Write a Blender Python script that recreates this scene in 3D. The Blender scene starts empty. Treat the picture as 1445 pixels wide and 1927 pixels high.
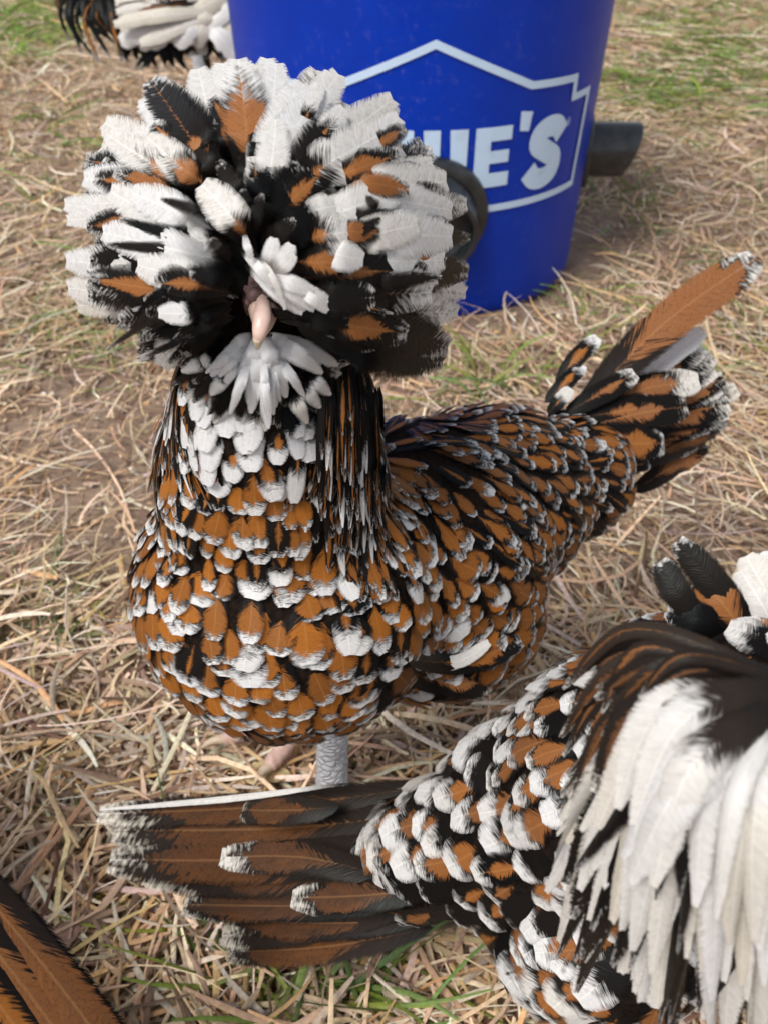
import bpy, bmesh, math, random
import numpy as np
from mathutils import Vector, Matrix
from mathutils.bvhtree import BVHTree

# ------------------------------------------------------------------ camera, sky, sun, exposure
SC = bpy.context.scene
COL = SC.collection
CAM_H, PITCH, FPX = 0.337, math.radians(38.13), 1790.0      # metres, radians, focal length in photo pixels (1445 x 1927)
cam_d = bpy.data.cameras.new('camera')
cam = bpy.data.objects.new('camera', cam_d); COL.objects.link(cam)
cam.location = (0, 0, CAM_H); cam.rotation_euler = (math.pi/2 - PITCH, 0, 0)
cam_d.sensor_fit = 'VERTICAL'; cam_d.sensor_height = 36.0; cam_d.lens = 36.0*FPX/1927.0
cam_d.clip_start = 0.01; cam_d.clip_end = 500
cam_d.dof.use_dof = True; cam_d.dof.focus_distance = 0.215; cam_d.dof.aperture_fstop = 32
SC.camera = cam

SUN_EL, SUN_AZ = 56.0, -140.0        # degrees; azimuth from +Y (away from the camera) towards +X
world = bpy.data.worlds.new('World'); SC.world = world; world.use_nodes = True
wn = world.node_tree.nodes; wl = world.node_tree.links
bg = wn['Background']; bg.inputs['Strength'].default_value = 0.062
sky = wn.new('ShaderNodeTexSky'); sky.sky_type = 'NISHITA'; sky.sun_disc = False
sky.sun_elevation = math.radians(SUN_EL); sky.sun_rotation = math.radians(SUN_AZ)
sky.air_density = 1.0; sky.dust_density = 1.0; sky.ozone_density = 1.0
hs = wn.new('ShaderNodeHueSaturation'); hs.inputs['Saturation'].default_value = 0.35
wl.new(sky.outputs[0], hs.inputs['Color']); wl.new(hs.outputs[0], bg.inputs['Color'])
sun_d = bpy.data.lights.new('sun', 'SUN'); sun_d.energy = 1.5; sun_d.angle = math.radians(25); sun_d.color = (1.0, .96, .9)
sun = bpy.data.objects.new('sun', sun_d); COL.objects.link(sun)
_e, _a = math.radians(SUN_EL), math.radians(SUN_AZ)
sdir = Vector((math.cos(_e)*math.sin(_a), math.cos(_e)*math.cos(_a), math.sin(_e)))
sun.rotation_euler = sdir.to_track_quat('Z', 'Y').to_euler(); sun.location = sdir*5
SC.view_settings.view_transform = 'Standard'; SC.view_settings.look = 'None'
SC.view_settings.exposure = 1.28; SC.view_settings.gamma = 1.0; SC.view_settings.use_curve_mapping = False
SC.cycles.use_denoising = True; SC.cycles.use_adaptive_sampling = True; SC.cycles.adaptive_threshold = .03
SC.cycles.max_bounces = 6; SC.cycles.transparent_max_bounces = 24

# ------------------------------------------------------------------ helpers
RNG = np.random.default_rng(7)
V3 = np.array
CR = V3([1., 0, 0]); CF = V3([0, math.cos(PITCH), -math.sin(PITCH)]); CU = np.cross(CR, CF); CO = V3([0, 0, CAM_H])
def ray(px, py):
    return CF + CR*((px-722.5)/FPX) - CU*((py-963.5)/FPX)
def at(px, py, d):                      # the point at distance d along the view axis that the photo shows at (px, py)
    return CO + ray(px, py)*d
def ground_at(px, py, z=0.0):
    r = ray(px, py); return CO + r*((z-CAM_H)/r[2])
def proj(P):
    Q = np.asarray(P)-CO; d = Q@CF
    return np.stack([722.5+FPX*(Q@CR)/d, 963.5-FPX*(Q@CU)/d, d], -1)
def unit(a):
    a = np.asarray(a, float); n = np.linalg.norm(a, axis=-1, keepdims=True); return a/np.maximum(n, 1e-12)

def tag(o, label=None, cat=None, group=None, kind=None):
    if label: o['label'] = label
    if cat: o['category'] = cat
    if group: o['group'] = group
    if kind: o['kind'] = kind
    return o
def link(name, me, mat=None, parent=None):
    o = bpy.data.objects.new(name, me); COL.objects.link(o)
    if mat is not None and me is not None:
        me.materials.clear(); me.materials.append(mat)
    if parent is not None: o.parent = parent
    return o
def empty(name, loc=(0, 0, 0)):
    o = bpy.data.objects.new(name, None); COL.objects.link(o); o.location = (0, 0, 0); o.empty_display_size = .02
    return o
def mesh_np(name, V, loops_quads=None, tris=None, smooth=True, attrs=None):
    """mesh from numpy arrays; attrs = {name: (type, array per point)}"""
    me = bpy.data.meshes.new(name)
    q = np.zeros((0, 4), int) if loops_quads is None else np.asarray(loops_quads, int)
    t = np.zeros((0, 3), int) if tris is None else np.asarray(tris, int)
    V = np.asarray(V, np.float32)
    me.vertices.add(len(V)); me.vertices.foreach_set('co', V.ravel())
    nl = q.size+t.size; npol = len(q)+len(t)
    me.loops.add(nl); me.loops.foreach_set('vertex_index', np.concatenate([q.ravel(), t.ravel()]).astype(np.int32))
    me.polygons.add(npol)
    st = np.concatenate([np.arange(len(q))*4, len(q)*4+np.arange(len(t))*3]).astype(np.int32)
    me.polygons.foreach_set('loop_start', st)
    me.polygons.foreach_set('use_smooth', np.full(npol, smooth))
    for k, (ty, arr) in (attrs or {}).items():
        a = me.attributes.new(k, ty, 'POINT')
        a.data.foreach_set({'FLOAT_VECTOR': 'vector', 'FLOAT': 'value'}.get(ty, 'color'), np.asarray(arr, np.float32).ravel())
    me.update(calc_edges=True); me.validate()
    return me
def from_bm(name, bm, mat, parent=None, smooth=True):
    me = bpy.data.meshes.new(name); bmesh.ops.recalc_face_normals(bm, faces=bm.faces); bm.to_mesh(me); bm.free()
    for p in me.polygons: p.use_smooth = smooth
    return link(name, me, mat, parent)
def tube(name, pts, rads, mat, parent=None, seg=12, caps=True, sq=1.0):
    pts = np.asarray(pts, float); n = len(pts); T = unit(np.gradient(pts, axis=0))
    up = V3([0.13, .21, 1.]); V = []
    B0 = unit(np.cross(T[0], up))
    for i in range(n):
        B0 = unit(B0-T[i]*(B0@T[i])); N0 = np.cross(B0, T[i])
        for k in range(seg):
            a = 2*math.pi*k/seg
            V.append(pts[i]+rads[i]*(math.cos(a)*B0+sq*math.sin(a)*N0))
    q = [(i*seg+k, i*seg+(k+1) % seg, (i+1)*seg+(k+1) % seg, (i+1)*seg+k) for i in range(n-1) for k in range(seg)]
    t = []
    if caps:
        V += [pts[0], pts[-1]]; a, b = n*seg, n*seg+1
        t = [(a, (k+1) % seg, k) for k in range(seg)]+[(b, (n-1)*seg+k, (n-1)*seg+(k+1) % seg) for k in range(seg)]
    return link(name, mesh_np(name, V, q, t), mat, parent)
def spline(ctrl, n):
    """smooth curve through control points (Catmull-Rom)"""
    c = np.asarray(ctrl, float)
    if len(c) == 2: return c[0]+(c[1]-c[0])*np.linspace(0, 1, n)[:, None]
    c = np.vstack([2*c[0]-c[1], c, 2*c[-1]-c[-2]])
    out = []
    for u in np.linspace(0, len(c)-3-1e-9, n):
        i = int(u); t = u-i; p0, p1, p2, p3 = c[i:i+4]
        out.append(.5*((2*p1)+(-p0+p2)*t+(2*p0-5*p1+4*p2-p3)*t*t+(-p0+3*p1-3*p2+p3)*t**3))
    return V3(out)

# ------------------------------------------------------------------ materials
class NT:
    def __init__(s, name):
        s.m = bpy.data.materials.new(name); s.m.use_nodes = True
        s.n = s.m.node_tree.nodes; s.l = s.m.node_tree.links
        s.b = s.n['Principled BSDF']; s.out = s.n['Material Output']
    def put(s, sock, v):
        if isinstance(v, bpy.types.NodeSocket): s.l.new(v, sock)
        elif v is not None: sock.default_value = v
    def math(s, op, a, b=None, c=None, clamp=False):
        n = s.n.new('ShaderNodeMath'); n.operation = op; n.use_clamp = clamp
        for i, v in enumerate((a, b, c)): s.put(n.inputs[i], v)
        return n.outputs[0]
    def mix(s, f, a, b, mode='MIX'):
        n = s.n.new('ShaderNodeMix'); n.data_type = 'RGBA'; n.blend_type = mode
        s.put(n.inputs[0], f)
        for i, v in ((6, a), (7, b)):
            if isinstance(v, tuple) and len(v) == 3: v = v+(1.,)
            s.put(n.inputs[i], v)
        return n.outputs[2]
    def attr(s, name):
        n = s.n.new('ShaderNodeAttribute'); n.attribute_name = name; return n
    def sep(s, v):
        n = s.n.new('ShaderNodeSeparateXYZ'); s.l.new(v, n.inputs[0]); return n.outputs
    def comb(s, x, y, z):
        n = s.n.new('ShaderNodeCombineXYZ')
        for i, v in enumerate((x, y, z)): s.put(n.inputs[i], v)
        return n.outputs[0]
    def noise(s, vec, scale, detail=2, rough=.5):
        n = s.n.new('ShaderNodeTexNoise'); s.put(n.inputs['Vector'], vec); n.inputs['Scale'].default_value = scale
        n.inputs['Detail'].default_value = detail; n.inputs['Roughness'].default_value = rough
        return n.outputs[0]
    def coord(s, which='Object'):
        return s.n.new('ShaderNodeTexCoord').outputs[which]
    def pos(s):
        return s.n.new('ShaderNodeNewGeometry').outputs['Position']
    def ramp(s, f, stops):
        n = s.n.new('ShaderNodeValToRGB'); s.l.new(f, n.inputs[0]); e = n.color_ramp.elements
        while len(e) < len(stops): e.new(.5)
        for i, (p, c) in enumerate(stops): e[i].position = p; e[i].color = tuple(c)+(1.,)
        return n.outputs[0]
    def bump(s, h, strength, dist):
        n = s.n.new('ShaderNodeBump'); n.inputs['Strength'].default_value = strength; n.inputs['Distance'].default_value = dist
        s.l.new(h, n.inputs['Height']); s.l.new(n.outputs[0], s.b.inputs['Normal']); return n.outputs[0]

def mat_feather():
    k = NT('feather'); M = k.math
    t, s, v = k.sep(k.attr('fuv').outputs['Vector'])
    pa = k.attr('fpat'); br, tip, edge = k.sep(pa.outputs['Vector']); rnd = pa.outputs['Alpha']
    to = k.attr('ftone'); tn, dirt, gre = k.sep(to.outputs['Vector']); wpale = to.outputs['Alpha']
    T = M('ABSOLUTE', t)
    sgn = M('SIGN', t)
    z1 = M('MULTIPLY_ADD', rnd, 91.0, sgn)
    n1 = k.noise(k.comb(M('MULTIPLY', s, 75.0), M('MULTIPLY', T, 1.6), z1), 1.0, 1.5)
    n2 = k.noise(k.comb(M('MULTIPLY', s, 7.0), M('MULTIPLY', T, 2.0), z1), 1.0, 2)
    j1 = M('SUBTRACT', n1, .5); j2 = M('SUBTRACT', n2, .5)
    Vj = M('ADD', M('MULTIPLY_ADD', j1, .28, v), M('MULTIPLY', j2, .26))
    Vw = M('MULTIPLY_ADD', M('MULTIPLY', T, T), .05, Vj)
    white = M('MULTIPLY_ADD', M('SUBTRACT', Vw, M('SUBTRACT', 1.0, tip)), 7.0, .5, clamp=True)
    lim = M('SUBTRACT', M('SUBTRACT', 1.0, tip), edge)
    bw = M('MULTIPLY', br, M('MULTIPLY', M('MULTIPLY', M('SUBTRACT', Vj, .30), 2.4, clamp=True), M('MULTIPLY', M('SUBTRACT', lim, Vj), 7.0, clamp=True)))
    mb = M('MULTIPLY_ADD', M('ADD', M('SUBTRACT', bw, T), M('MULTIPLY', j1, .45)), 5.5, .3, clamp=True)
    mb = M('MULTIPLY', mb, M('GREATER_THAN', br, .02))
    black = k.mix(gre, (.0045, .0042, .0046), (.038, .027, .021))
    brown = k.mix(tn, (.40, .14, .023), (.042, .026, .019))
    pep = k.noise(k.pos(), 1500.0, 2, .6)
    brown = k.mix(M('MULTIPLY_ADD', dirt, 1.3, -.2, clamp=True), brown, (.36, .165, .085))
    brown = k.mix(M('MULTIPLY_ADD', n2, .5, -.1), brown, (.30, .10, .018))
    brown = k.mix(M('MULTIPLY', M('MULTIPLY', M('SUBTRACT', pep, .52), 6.0, clamp=True), gre), brown, (.02, .014, .011))
    shaft = M('MULTIPLY', M('SUBTRACT', .07, T), 30.0, clamp=True)
    brown = k.mix(M('MULTIPLY', shaft, .14), brown, (.60, .32, .13))
    c = k.mix(mb, black, brown)
    wcol = k.mix(wpale, (.70, .70, .71), (.62, .57, .48))
    spk = k.noise(k.pos(), 900.0, 3, .7)
    dm = M('MULTIPLY', M('MULTIPLY', M('SUBTRACT', spk, .45), 3.0, clamp=True), dirt)
    wcol = k.mix(dm, wcol, (.40, .33, .24))
    wcol = k.mix(M('MULTIPLY', shaft, .5), wcol, (.85, .83, .78))
    c = k.mix(white, c, wcol)
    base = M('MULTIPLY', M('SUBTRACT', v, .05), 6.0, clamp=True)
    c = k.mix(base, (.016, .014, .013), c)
    str_ = M('MULTIPLY_ADD', n1, .36, .82)
    c = k.mix(1.0, c, k.comb(str_, str_, str_), 'MULTIPLY')
    b = k.b; k.l.new(c, b.inputs['Base Color'])
    k.put(b.inputs['Roughness'], M('MULTIPLY_ADD', n1, .34, .20))
    k.put(b.inputs['Specular IOR Level'], M('MULTIPLY_ADD', white, .10, .10))
    k.put(b.inputs['Specular Tint'], k.mix(white, (.85, 1.0, 1.0), (1., 1., 1.)))
    nb = k.bump(n1, .28, .0004)
    tr = k.n.new('ShaderNodeBsdfTranslucent'); k.l.new(c, tr.inputs['Color'])
    mx = k.n.new('ShaderNodeMixShader'); mx.inputs[0].default_value = .18
    k.l.new(b.outputs[0], mx.inputs[1]); k.l.new(tr.outputs[0], mx.inputs[2])
    fray = k.attr('fray').outputs['Fac']                       # barbs part from each other towards the edge of the vane
    nf = k.noise(k.comb(M('MULTIPLY', s, 300.0), M('MULTIPLY', T, 1.3), z1), 1.0, 1.0)
    nf = M('MULTIPLY_ADD', M('SUBTRACT', nf, .5), 2.2, .5)
    fr = M('DIVIDE', M('SUBTRACT', T, fray), M('SUBTRACT', 1.0, fray), clamp=True)
    al = M('MULTIPLY_ADD', M('SUBTRACT', nf, fr), 2.2, 1.15, clamp=True)
    tp = k.n.new('ShaderNodeBsdfTransparent'); ma = k.n.new('ShaderNodeMixShader')
    k.l.new(al, ma.inputs[0]); k.l.new(tp.outputs[0], ma.inputs[1]); k.l.new(mx.outputs[0], ma.inputs[2]); k.l.new(ma.outputs[0], k.out.inputs['Surface'])
    return k.m
def mat_down():
    k = NT('dark_down'); n = k.noise(k.pos(), 700., 3)
    k.l.new(k.ramp(n, [(.3, (.006, .005, .005)), (.7, (.020, .012, .008))]), k.b.inputs['Base Color'])
    k.b.inputs['Roughness'].default_value = .9; k.b.inputs['Specular IOR Level'].default_value = .05; k.bump(n, .8, .001); return k.m
def mat_noise(name, stops, scale, rough=.6, bump=.3, bdist=.0005, spec=.4, detail=4):
    k = NT(name); n = k.noise(k.coord(), scale, detail, .6)
    k.l.new(k.ramp(n, stops), k.b.inputs['Base Color'])
    k.b.inputs['Roughness'].default_value = rough; k.b.inputs['Specular IOR Level'].default_value = spec
    if bump: k.bump(n, bump, bdist)
    return k.m
def mat_scales(name, c0, c1):
    k = NT(name); mp = k.n.new('ShaderNodeMapping'); k.l.new(k.pos(), mp.inputs[0]); mp.inputs['Scale'].default_value = (1, 1, 1.6)
    v = k.n.new('ShaderNodeTexVoronoi'); v.feature = 'DISTANCE_TO_EDGE'; v.inputs['Scale'].default_value = 260.; k.l.new(mp.outputs[0], v.inputs['Vector'])
    e = k.math('MULTIPLY', v.outputs['Distance'], 5.0, clamp=True); n = k.noise(k.pos(), 300., 4, .6)
    c = k.mix(k.math('MULTIPLY_ADD', n, .8, -.1, clamp=True), c1, tuple(.72*x for x in c1))
    k.l.new(k.mix(e, c0, c), k.b.inputs['Base Color']); k.b.inputs['Roughness'].default_value = .5; k.bump(e, .6, .0012); return k.m
def mat_strand(name, rough=.6, trans=.15, spec=.2):
    k = NT(name); a = k.attr('scol'); n = k.noise(k.pos(), 500., 3)
    st = k.math('MULTIPLY_ADD', n, .9, .55)
    c = k.mix(1.0, a.outputs['Color'], k.comb(st, st, st), 'MULTIPLY')
    k.l.new(c, k.b.inputs['Base Color']); k.b.inputs['Roughness'].default_value = rough
    k.b.inputs['Specular IOR Level'].default_value = spec
    tr = k.n.new('ShaderNodeBsdfTranslucent'); k.l.new(c, tr.inputs['Color'])
    mx = k.n.new('ShaderNodeMixShader'); mx.inputs[0].default_value = trans
    k.l.new(k.b.outputs[0], mx.inputs[1]); k.l.new(tr.outputs[0], mx.inputs[2]); k.l.new(mx.outputs[0], k.out.inputs['Surface'])
    return k.m
def mat_ground():
    k = NT('soil'); p = k.pos()
    n1 = k.noise(p, 14., 5, .6); n2 = k.noise(p, 260., 5, .7); n3 = k.noise(p, 2.2, 3)
    c = k.ramp(n1, [(.3, (.24, .16, .110)), (.55, (.34, .24, .172)), (.75, (.42, .31, .235))])
    c = k.mix(k.math('MULTIPLY', k.math('SUBTRACT', n2, .5), 2.2, clamp=True), c, (.46, .36, .27))
    c = k.mix(k.math('MULTIPLY', k.math('SUBTRACT', .45, n2), 3.0, clamp=True), c, (.12, .078, .052))
    far = k.math('MULTIPLY', k.math('SUBTRACT', k.sep(p)[1], 2.6), .8, clamp=True)
    g = k.mix(n2, (.10, .12, .035), (.30, .24, .15))
    c = k.mix(k.math('MULTIPLY', far, k.math('MULTIPLY_ADD', n3, 1.6, -.2, clamp=True)), c, g)
    k.l.new(c, k.b.inputs['Base Color']); k.b.inputs['Roughness'].default_value = .95
    k.b.inputs['Specular IOR Level'].default_value = .15
    k.bump(n2, .9, .004); return k.m
def mat_bucket():
    k = NT('blue_plastic'); p = k.coord()
    n = k.noise(p, 30., 4, .65); n2 = k.noise(p, 160., 4, .75)
    c = k.ramp(n, [(.35, (.0004, .030, .36)), (.7, (.0005, .034, .41))])
    smear = k.math('MULTIPLY', k.math('MULTIPLY', k.math('SUBTRACT', n2, .56), 6.0, clamp=True), k.math('MULTIPLY', k.math('SUBTRACT', n, .42), 4., clamp=True))
    c = k.mix(k.math('MULTIPLY', smear, .16), c, (.38, .34, .32))
    k.l.new(c, k.b.inputs['Base Color'])
    k.l.new(k.math('MULTIPLY_ADD', n2, .25, .28), k.b.inputs['Roughness'])
    k.b.inputs['Specular IOR Level'].default_value = .22; k.bump(n2, .06, .0005); return k.m

M_F = mat_feather(); M_DOWN = mat_down(); M_SOIL = mat_ground(); M_STRAW = mat_strand('dry_straw'); M_GRASS = mat_strand('green_blade', .5, .3)
M_BUCKET = mat_bucket()
M_LOGO = mat_noise('pale_print', [(.25, (.42, .54, .68)), (.42, (.52, .67, .86)), (.8, (.56, .71, .90))], 60., .45, .0)
M_BLACKP = mat_noise('black_plastic', [(.3, (.010, .011, .013)), (.75, (.034, .038, .043))], 90., .30, .12, .0005, .5)
M_BEAK = mat_noise('pink_horn', [(.3, (.66, .43, .36)), (.7, (.76, .58, .51))], 320., .30, .1, .0003, .5)
M_BEAKTIP = mat_noise('pale_horn', [(.3, (.60, .48, .34)), (.7, (.70, .58, .44))], 200., .35, .05, .0003, .5)
M_SKIN = mat_noise('face_skin', [(.3, (.05, .032, .032)), (.55, (.16, .09, .085)), (.8, (.34, .24, .22))], 420., .6, .8, .001)
M_SHANK = mat_scales('scaly_shank', (.44, .45, .49), (.66, .68, .73))
M_TOE = mat_noise('pink_toe', [(.3, (.40, .25, .20)), (.7, (.62, .43, .38))], 300., .55, .6, .001)
M_CLAW = mat_noise('claw_horn', [(.3, (.45, .33, .22)), (.7, (.62, .50, .38))], 200., .4, .1)
M_EYE = mat_noise('dark_eye', [(.3, (.01, .008, .006)), (.7, (.03, .015, .008))], 100., .1, 0, 0, .6)
M_METAL = mat_noise('wire', [(.3, (.25, .25, .26)), (.7, (.4, .4, .42))], 80., .4, 0)

# ------------------------------------------------------------------ ground
BX, BY, BR0, BR1, BH = .0267, .7944, .131, .151, .368      # bucket: place, radii, height
def height(x, y):
    return (.004*np.sin(11*x+1.3)*np.cos(9*y+.4)+.002*np.sin(31*x+17*y)+.0012*np.sin(57*x-43*y+2.))*np.clip((3.2-np.hypot(x, y-.8))/1.0, 0, 1)
def build_ground():
    xs = np.concatenate([[-150, -40, -12, -5], np.linspace(-3, 3, 150), [5, 12, 40, 150]])
    ys = np.concatenate([[-150, -40, -12, -4], np.linspace(-1.5, 4.2, 150), [6, 12, 40, 150]])
    X, Y = np.meshgrid(xs, ys); Z = height(X, Y)-.002
    n, m = X.shape; i = np.arange(n*m).reshape(n, m)
    q = np.stack([i[:-1, :-1], i[:-1, 1:], i[1:, 1:], i[1:, :-1]], -1).reshape(-1, 4)
    tag(link('ground', mesh_np('ground', np.stack([X, Y, Z], -1).reshape(-1, 3), q), M_SOIL), kind='structure')
build_ground()

def strands(name, mat, x, y, z0, head, L, Wd, curl, rise, cols, npt=6, three=True, droop=0., kink=None, rng=RNG, roll=.5):
    """many ribbons in one mesh. head: heading, curl: total turn, rise: lean of the strand from the ground"""
    n = len(x); u = np.linspace(0, 1, npt)
    h = head[:, None]+curl[:, None]*(u-.5)
    if kink is not None:
        kp = rng.uniform(.3, .7, n)[:, None]; h = h+kink[:, None]*(u > kp)
    st = (L/(npt-1))[:, None]
    el = rise[:, None]*(1-droop*u*1.6)
    dx = np.cos(h)*np.cos(el)*st; dy = np.sin(h)*np.cos(el)*st; dz = np.sin(el)*st
    px = x[:, None]+np.cumsum(dx, 1)-dx[:, :1]; py = y[:, None]+np.cumsum(dy, 1)-dy[:, :1]; pz = z0[:, None]+np.cumsum(dz, 1)-dz[:, :1]
    C = np.stack([px, py, pz], -1)
    lat = np.stack([-np.sin(h), np.cos(h), np.zeros_like(h)], -1)
    T = np.stack([dx, dy, dz], -1); T /= np.linalg.norm(T, axis=-1, keepdims=True)
    upv = np.cross(T, lat); r = rng.normal(0, roll, n)[:, None, None]
    lat2 = lat*np.cos(r)+upv*np.sin(r); up2 = np.cross(T, lat2); up2 *= np.sign(up2[..., 2:3]+1e-9)
    taper = np.interp(u, [0, .08, .6, 1], [.75, 1, .95, .45])[None, :, None]
    w = Wd[:, None, None]*.5*taper
    if three:
        P = np.stack([C-lat2*w, C+up2*w*.55, C+lat2*w], 2); a = 3
    else:
        P = np.stack([C-lat2*w, C+lat2*w], 2); a = 2
    idx = np.arange(n*npt*a).reshape(n, npt, a)
    q = np.stack([idx[:, :-1, :-1], idx[:, :-1, 1:], idx[:, 1:, 1:], idx[:, 1:, :-1]], -1).reshape(-1, 4)
    c = np.repeat(np.concatenate([cols, np.ones((n, 1))], 1)[:, None], npt*a, 1).reshape(-1, 4)
    me = mesh_np(name, P.reshape(-1, 3), q, attrs={'scol': ('FLOAT_COLOR', c)})
    return link(name, me, mat)
PAL = 1.24*V3([[.60, .46, .31], [.50, .36, .225], [.42, .295, .195], [.68, .58, .45], [.50, .32, .16], [.29, .20, .135], [.16, .10, .065], [.46, .37, .30]])
def straw_cols(n, p):
    i = RNG.choice(len(PAL), n, p=V3(p)/sum(p)); return np.clip(PAL[i]*RNG.uniform(.75, 1.2, (n, 1))*RNG.normal(1, .05, (n, 3)), .01, .9)
def lump(x, y, s=1.):
    return .5+.5*np.sin(23*s*x+5*np.sin(17*s*y))*np.sin(19*s*y+4*np.sin(13*s*x+1))
SOIL = [ground_at(215, 900), ground_at(250, 1000), ground_at(200, 720), ground_at(120, 330), ground_at(1150, 420)]
def dens(x, y):
    d = .55+.45*lump(x, y)
    for i, p in enumerate(SOIL):
        r = .05 if i < 2 else .07
        d = d*(1-.62*np.exp(-((x-p[0])**2+(y-p[1])**2)/(2*r*r)))
    return d*np.clip((np.hypot(x-BX, y-BY)-BR0-.012)/.06, 0, 1)
def scatter(n, x0, x1, y0, y1, keep=dens):
    x = RNG.uniform(x0, x1, n); y = RNG.uniform(y0, y1, n); m = RNG.random(n) < keep(x, y); return x[m], y[m]
def build_straw():
    # chopped pale straw close to the camera
    x, y = scatter(15000, -.30, .36, .0, .36, lambda x, y: dens(x, y)*np.clip((.42-y)/.16, .15, 1)); n = len(x)
    o = strands('straw_litter', M_STRAW, x, y, height(x, y)+RNG.random(n)**1.5*.011, RNG.uniform(0, 6.28, n), RNG.gamma(3.2, .0085, n)+.006,
            np.minimum(RNG.gamma(4, .00044, n)+.0005, .0027), RNG.normal(0, .5, n), RNG.normal(.0, .13, n), straw_cols(n, [4, 4, 3, 2.6, 1.4, 2, 1.2, 2]), 6, True, 0., RNG.normal(0, .35, n)*(RNG.random(n) < .35))
    tag(o, 'chopped pale straw and dry stems matted in the foreground', 'straw', kind='stuff')
    # thin dry grass, matted and curly, over the rest of the yard
    x, y = scatter(26000, -.6, .65, .12, .75); n = len(x)
    x2, y2 = scatter(105000, -1.2, 1.3, .6, 2.4, lambda x, y: dens(x, y)*.9); n2 = len(x2)
    X, Y = np.concatenate([x, x2]), np.concatenate([y, y2]); N = n+n2
    far = np.clip((Y-.5)/1.2, 0, 1)
    head = np.where(RNG.random(N) < .6, 1.6*np.sin(3*X+2*Y)+.4+RNG.normal(0, .6, N), RNG.uniform(0, 6.28, N))
    o = strands('dry_grass', M_STRAW, X, Y, height(X, Y)+RNG.random(N)**1.6*.010, head, RNG.gamma(3, .0095, N)*(1+.45*far)+.008,
            RNG.gamma(4, .00019, N)*(1+.6*far)+.0004, RNG.normal(0, 1.1, N), RNG.normal(.03, .15, N), straw_cols(N, [4.4, 4.6, 3.4, 2.8, 1.6, 1.8, .9, 3]), 5, False, .4)
    tag(o, 'matted dry brown grass covering the yard', 'dry grass', kind='stuff')
    # bits of crumb and chaff on the bare soil
    x, y = scatter(42000, -.7, .8, .1, 1.5, lambda x, y: np.clip((np.hypot(x-BX, y-BY)-BR0)/.03, 0, 1)); n = len(x)
    o = strands('chaff', M_STRAW, x, y, height(x, y)+RNG.random(n)*.003, RNG.uniform(0, 6.28, n), RNG.gamma(2, .0022, n)+.001,
            RNG.gamma(3, .00045, n)+.0004, RNG.normal(0, .5, n), RNG.normal(0, .3, n), straw_cols(n, [3, 3, 3, 3, 1, 3, 4, 3]), 3, True)
    tag(o, 'broken chaff and crumbs on the bare soil', 'chaff', kind='stuff')
build_straw()
def build_grass():
    X, Y, H, L, R, C, Wd = [], [], [], [], [], [], []
    def tuft(px, py, n, spread, l, col=(.16, .27, .05), rise=.9, wd=.0016):
        c = ground_at(px, py)
        for _ in range(n):
            X.append(c[0]+RNG.normal(0, spread)); Y.append(c[1]+RNG.normal(0, spread)); H.append(RNG.uniform(0, 6.28)); L.append(l*RNG.uniform(.5, 1.3))
            R.append(rise*RNG.uniform(.4, 1.15)); C.append(V3(col)*RNG.uniform(.6, 1.4)*V3([RNG.uniform(.8, 1.35), 1, RNG.uniform(.6, 1.5)])); Wd.append(wd*RNG.uniform(.6, 1.3))
    for px, py, n in ((430, 1860, 14), (520, 1880, 16), (600, 1860, 14), (660, 1910, 14), (760, 1890, 12), (860, 1860, 8), (400, 1800, 6)): tuft(px, py, n, .010, .045, (.17, .25, .06), .7, .0021)
    for px, py, n in ((70, 1700, 8), (165, 1600, 3), (180, 1650, 3), (60, 1540, 3), (250, 1890, 3)): tuft(px, py, n, .006, .028, (.28, .31, .07), .4, .0020)
    for px, py, n in ((60, 1190, 26), (20, 1110, 14), (110, 1230, 12), (560, 1410, 4), (950, 1270, 14), (1000, 1230, 8)): tuft(px, py, n, .012, .04, (.22, .27, .09), .3, .0011)
    for px, py, n in ((860, 745, 20), (930, 745, 18), (905, 720, 12), (1000, 750, 10)): tuft(px, py, n//2, .014, .05, (.20, .28, .07), 1.15, .0020)
    for px, py, n in ((140, 610, 40), (230, 640, 40), (90, 590, 25)): tuft(px, py, n, .03, .06, (.27, .36, .12), .35, .0014)
    for px, py, n in ((20, 70, 90), (10, 120, 60), (110, 60, 70), (60, 20, 60), (180, 290, 14), (100, 240, 14), (0, 30, 80)): tuft(px, py, n, .05, .07, (.17, .30, .05), .7, .0024)
    for _ in range(85):
        px, py = RNG.uniform(1130, 1445), RNG.uniform(-40, 210)**1.0; tuft(px, py, 16, .04, .055, (.18, .28, .06), .6, .0022)
    for _ in range(34):
        px, py = RNG.uniform(1080, 1445), RNG.uniform(210, 700); tuft(px, py, 7, .02, .045, (.19, .28, .07), .6, .0017)
    for _ in range(18):
        px, py = RNG.uniform(0, 330), RNG.uniform(60, 560); tuft(px, py, 5, .02, .05, (.19, .28, .07), .6, .0017)
    for _ in range(260):
        x, y = RNG.uniform(-2, 2), RNG.uniform(1.6, 3.4); p = proj((x, y, 0)); tuft(p[0], p[1], 7, .05, .07, (.17, .27, .05), .7, .003)
    a = [V3(v) for v in (X, Y, H, L, R, C, Wd)]; n = len(X)
    o = strands('green_grass', M_GRASS, a[0], a[1], height(a[0], a[1]), a[2], a[3], a[6], RNG.normal(0, .5, n), a[4], np.clip(a[5], .01, .6), 6, True, .55)
    tag(o, 'green grass blades sprouting through the dry litter', 'grass', kind='stuff')
build_grass()

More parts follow.
